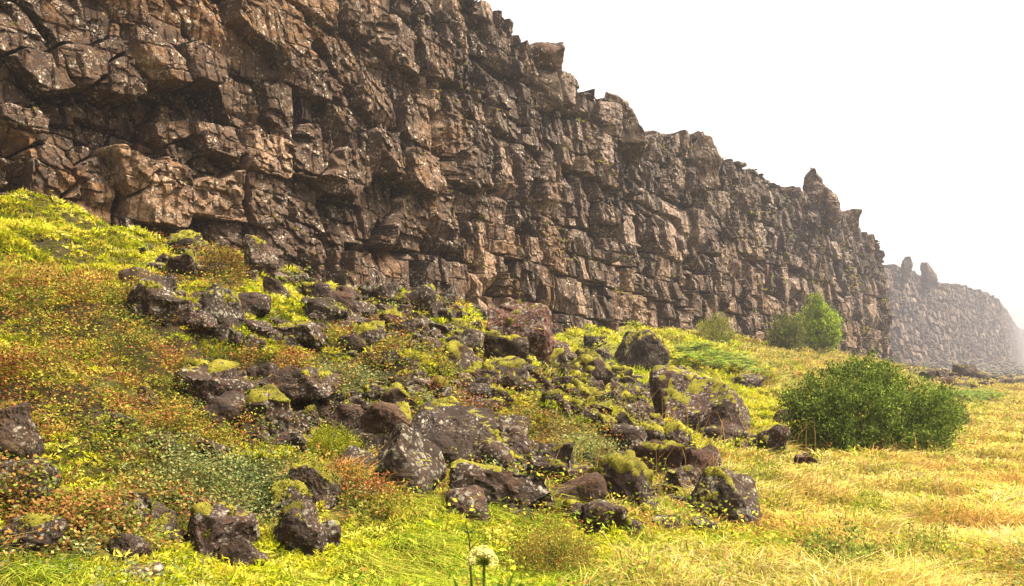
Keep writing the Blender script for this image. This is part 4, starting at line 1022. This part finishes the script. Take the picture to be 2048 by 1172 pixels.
# low leafy mounds in the foreground
REDMIX = [(0.20, 0.08, 0.03), (0.25, 0.14, 0.03), (0.20, 0.20, 0.03), (0.12, 0.14, 0.02), (0.28, 0.22, 0.04), (0.16, 0.21, 0.03)]
def low_shrub(px, py, w, h, label, seed, pal, nclump=260, nleaf=26, leaf=0.017, low=.05):
    P = at(px, py); k = P[1] / F_PX
    bush('dwarf_shrub', P + np.array([0, 0, .02]), w * k, h * k, label, 'shrub', seed, nclump, nleaf, leaf, pal, 0.05, low=low, stems=40, stemr=.004, depth=1.0)
low_shrub(1100, 1150, 210, 110, 'rounded dwarf shrub mound with red-brown and green leaves right of the cream flower head', 21, REDMIX, 420, 30)
low_shrub(1690, 1172, 240, 130, 'leafy sprigs with dark stems among the straw at the bottom right', 22, [(0.14, 0.19, 0.03), (0.22, 0.26, 0.05), (0.30, 0.28, 0.06), (0.09, 0.12, 0.03)], 150, 20, 0.032)
low_shrub(1860, 1165, 200, 120, 'second leafy patch of dwarf willow farther right at the bottom edge', 23, [(0.14, 0.19, 0.03), (0.26, 0.28, 0.05), (0.33, 0.27, 0.06)], 130, 20, 0.032)
low_shrub(1740, 1045, 120, 70, 'small dark green leafy clump in the middle of the straw meadow', 24, [(0.10, 0.16, 0.015), (0.20, 0.26, 0.02), (0.28, 0.30, 0.03)], 90, 22, 0.022)
low_shrub(1524, 985, 130, 70, 'yellow-green leafy clump between the lichened dome boulder and the willow', 25, [(0.14, 0.18, 0.02), (0.26, 0.28, 0.03), (0.10, 0.12, 0.03)], 200, 26, 0.02)
low_shrub(672, 915, 110, 60, 'shaggy green mound hanging over dark soil left of the pointed boulder', 26, [(0.12, 0.15, 0.01), (0.20, 0.21, 0.015), (0.26, 0.24, 0.02)], 220, 30, 0.02)
low_shrub(445, 560, 120, 60, 'dark reddish shrub in the nook under the cliff', 27, [(0.14, 0.05, 0.02), (0.18, 0.10, 0.02), (0.10, 0.10, 0.02), (0.07, 0.06, 0.02)], 160, 26, 0.04)
low_shrub(1222, 640, 96, 26, 'long rust-red heather strip along the cliff foot above the bright grass', 28, [(0.22, 0.08, 0.04), (0.17, 0.07, 0.03), (0.26, 0.13, 0.05)], 180, 26, 0.06)

# fluffy cushions of moss standing out of the turf
mx, my, mz = sample_ground(24000, 3.5, 45.0)
kk = zone_pick(mx, my, mz); mk = np.isin(kk, [KINDS.index('green'), KINDS.index('long')]) | ((kk == KINDS.index('bare')) & (rng.random(len(mx)) < .6)) | ((kk == KINDS.index('red')) & (rng.random(len(mx)) < .34))
mx, my, mz = mx[mk], my[mk], mz[mk]; nq = len(mx); nb = 34
rad = np.repeat(np.maximum(0.055, my * 0.0070) * rng.uniform(.6, 1.7, nq), nb)
u = rng.normal(size=(nq * nb, 3)); u[:, 2] = np.abs(u[:, 2]); u /= np.linalg.norm(u, axis=1)[:, None]
P = np.repeat(np.stack([mx, my, mz], 1), nb, 0) + u * rad[:, None] * np.array([1, 1, .75]) + np.array([0, 0, .02])
ax = u + rng.normal(size=u.shape) * .5; ax[:, 2] -= .2; ax /= np.linalg.norm(ax, axis=1)[:, None]
sd = np.cross(ax, rng.normal(size=u.shape)); sd /= np.linalg.norm(sd, axis=1)[:, None]
mp = np.array([(0.44, 0.42, 0.02), (0.36, 0.38, 0.015), (0.48, 0.40, 0.04), (0.26, 0.30, 0.012), (0.52, 0.48, 0.08)])
cc = np.repeat(mp[rng.integers(0, 5, nq)], nb, 0) * rng.uniform(.7, 1.2, (nq * nb, 1))
V, F, c = quads_leaves(P, ax, sd, rad * .75, np.maximum(.006, rad * .16), cc)
tag(mesh_np('moss_cushions', V, [F], M_GRASS, c), kind='stuff', label='fluffy vivid yellow-green moss cushions across the slope')

# fern beds
def fern_bed(name, poly, n, label, pal, size):
    xs = [p[0] for p in poly]; ys = [p[1] for p in poly]; pts = []
    g = random.Random(len(label))
    while len(pts) < n:
        px, py = g.uniform(min(xs), max(xs)), g.uniform(min(ys), max(ys))
        if in_poly(px, py, poly): pts.append(at(px, py))
    pts = np.array(pts); m = 26
    N = n * m
    # each frond: leaflets in two rows along an arching rib
    fr = rng.uniform(0, 2 * np.pi, n); rise = rng.uniform(.1, .7, n)
    al = np.tile(np.linspace(0.1, 1, m), n); sg = np.tile(np.where(np.arange(m) % 2, 1.0, -1.0), n)
    d = np.stack([np.cos(fr), np.sin(fr)], 1); d = np.repeat(d, m, 0); nd = np.stack([-d[:, 1], d[:, 0]], 1)
    L = size * rng.uniform(.8, 1.2, n).repeat(m)
    wdt = 0.30 * L * np.sin(np.pi * np.clip(al * 0.9 + 0.08, 0, 1))
    c = np.repeat(pts, m, 0)
    c[:, 0] += d[:, 0] * al * L + nd[:, 0] * sg * wdt * .5; c[:, 1] += d[:, 1] * al * L + nd[:, 1] * sg * wdt * .5
    c[:, 2] += np.repeat(rise, m) * L * np.sin(al * 2.2) + 0.15
    ax = np.concatenate([nd * sg[:, None], np.full((N, 1), -.1)], 1); ax /= np.linalg.norm(ax, axis=1)[:, None]
    sd = np.concatenate([d, np.zeros((N, 1))], 1)
    col = np.array(pal)[rng.integers(0, len(pal), n)].repeat(m, 0) * rng.uniform(.8, 1.2, (N, 1))
    V, F, cc = quads_leaves(c, ax, sd, wdt + 0.02, L * 0.09, col)
    tag(mesh_np(name, V, [F], M_LEAF, cc), kind='stuff', label=label)
fern_bed('fern_bed', [(1345, 705), (1400, 692), (1470, 712), (1530, 745), (1545, 768), (1500, 755), (1440, 745), (1365, 735)], 620, 'bed of light green ferns on the grass slope', [(0.26, 0.36, 0.05), (0.33, 0.40, 0.09), (0.13, 0.20, 0.03)], 0.5)
fern_bed('fern_patch', [(1888, 798), (1940, 790), (2010, 796), (2000, 806), (1950, 816), (1890, 812)], 420, 'dull green fern patch beyond the willow bush', [(0.12, 0.18, 0.03), (0.15, 0.20, 0.04)], 0.55)

# ------------------------------------------------------------------ flowers near the camera
def angelica():
    Yf = 4.3
    def pt(px, py, y=Yf): dx, dz = ray(px, py); return np.array([dx * y, y, dz * y])
    base = pt(962, 1300); base[2] = float(ground_z(base[0], base[1]))
    root = thing('angelica_plant', tuple(base), 'cream domed umbel flower on a green stalk at the bottom edge', 'flower')
    node = pt(968, 1128)
    green = np.array([0.16, 0.22, 0.03])
    v, f = tube([base, base * .5 + node * .5 + np.array([.01, 0, 0]), node], 0.014, 0.008, 8)
    mesh_np('stem', v - base, [f], M_BARK, np.tile([green], (len(v), 1)), parent=root)
    v, f = tube([base + np.array([-.03, 0, 0]), pt(944, 1180), pt(940, 1128), pt(938, 1115)], 0.009, 0.004, 7)
    mesh_np('stem', v - base, [f], M_BARK, np.tile([green], (len(v), 1)), parent=root)
    g = np.random.default_rng(12); rays = []; k = Yf / F_PX
    heads = []
    for i in range(34):
        th = math.radians(-92 + 184 * (i % 17) / 16) if i < 34 else 0
        el = 1 if i < 17 else .6
        x = -4 + 26 * math.sin(th) * (1 if i < 17 else .75); zz = 30 * math.cos(th) * .95 * (1 if i < 17 else .8) + 2
        yy = (g.uniform(-14, 14) if i < 17 else g.uniform(-26, -6))
        heads.append(node + np.array([x * k, yy * k, zz * k]))
    heads.append(node + np.array([10 * k, -30 * k, 24 * k]))
    for hd in heads:
        v, f = tube([node, node * .45 + hd * .55 + np.array([0, 0, -.004]), hd], 0.0022, 0.0016, 4); rays.append((v, f))
    for i in range(22):   # green bracts below
        a = g.uniform(0, 2 * math.pi); e = node + np.array([math.cos(a) * 30, math.sin(a) * 30, g.uniform(-6, 16)]) * k
        rays.append(tube([node, (node + e) / 2, e], 0.002, 0.0006, 4))
    v, f = join(rays)
    mesh_np('flower_rays', v - base, [f], M_BARK, np.tile([green * 1.2], (len(v), 1)), parent=root)
    D, FF = ico(2)
    for j, hd in enumerate(heads):
        r = (10.5 if j == len(heads) - 1 else g.uniform(4.5, 6.5)) * k
        fl = []
        D1, F1 = ico(1)
        m = 46
        u = g.normal(size=(m, 3)); u[:, 2] = np.abs(u[:, 2]) * 1.0 - .3; u /= np.linalg.norm(u, axis=1)[:, None]
        for q in u: fl.append((D1 * r * 0.21 + q * r * np.array([1, 1, .85]) + hd, F1))
        v, f = join(fl)
        c = np.array([0.56, 0.52, 0.17]) * g.uniform(.8, 1.15, (len(fl), 1)); c = np.repeat(c, len(D1), 0)
        mesh_np('umbellet', v - base, [f], M_FLOWER, c, smooth=True, parent=root)
    for i in range(4):     # narrow leaves rising from below
        e = pt([905, 1000, 1030, 880][i], [1150, 1160, 1140, 1168][i]); md = (base * .4 + e * .6) + np.array([0, 0, .02])
        t_ = np.linspace(0, 1, 8)[:, None]; line = base * (1 - t_) ** 2 + 2 * md * t_ * (1 - t_) + e * t_ ** 2
        w_ = 0.022 * np.sin(np.pi * np.clip(t_, .05, .98)); sd = np.array([[.8, .3, .2]])
        V = np.concatenate([line - sd * w_, line + sd * w_]); I = np.arange(7)[:, None]
        mesh_np('leaf', V - base, [np.concatenate([I, I + 8, I + 9, I + 1], 1)], M_LEAF, np.tile([[.09, .16, .02]], (16, 1)), parent=root)
    return root
angelica()

def dead_stalk():
    Yf = 5.2
    def pt(px, py): dx, dz = ray(px, py); return np.array([dx * Yf, Yf, dz * Yf])
    base = pt(944, 1200); base[2] = float(ground_z(base[0], base[1]))
    root = thing('dead_stalk', tuple(base), 'thin dark dead flower stalk with a side twig behind the cream umbel', 'plant stalk')
    tb = [tube([base, pt(941, 1110), pt(937, 1068), pt(930, 1045)], .006, .003, 5), tube([pt(941, 1098), pt(955, 1082), pt(968, 1068)], .003, .0015, 4)]
    for i in range(10): a = random.uniform(0, 6.28); tb.append(tube([pt(937, 1066), pt(936 + 14 * math.cos(a), 1056 + 9 * math.sin(a))], .002, .001, 4))
    v, f = join(tb)
    mesh_np('stem', v - base, [f], M_BARK, np.tile([[.06, .035, .025]], (len(v), 1)), parent=root)
dead_stalk()

# ------------------------------------------------------------------ the mist that swallows the far wall
def haze():
    bm = bmesh.new(); bmesh.ops.create_cube(bm, size=1.0)
    for v in bm.verts:
        v.co.x = -420 if v.co.x < 0 else 1050; v.co.y = -420 if v.co.y < 0 else 1400; v.co.z = -14 if v.co.z < 0 else 52
    me = bpy.data.meshes.new('haze'); bm.to_mesh(me); bm.free()
    t = NT('haze'); pv = t.node('ShaderNodeVolumePrincipled')
    pv.inputs['Color'].default_value = (0.58, 0.565, 0.60, 1); pv.inputs['Density'].default_value = 0.00115; pv.inputs['Anisotropy'].default_value = 0.5
    t.link(pv.outputs[0], t.out.inputs['Volume'])
    me.materials.append(t.m)
    o = bpy.data.objects.new('haze', me); C.objects.link(o); tag(o, kind='stuff')
haze()
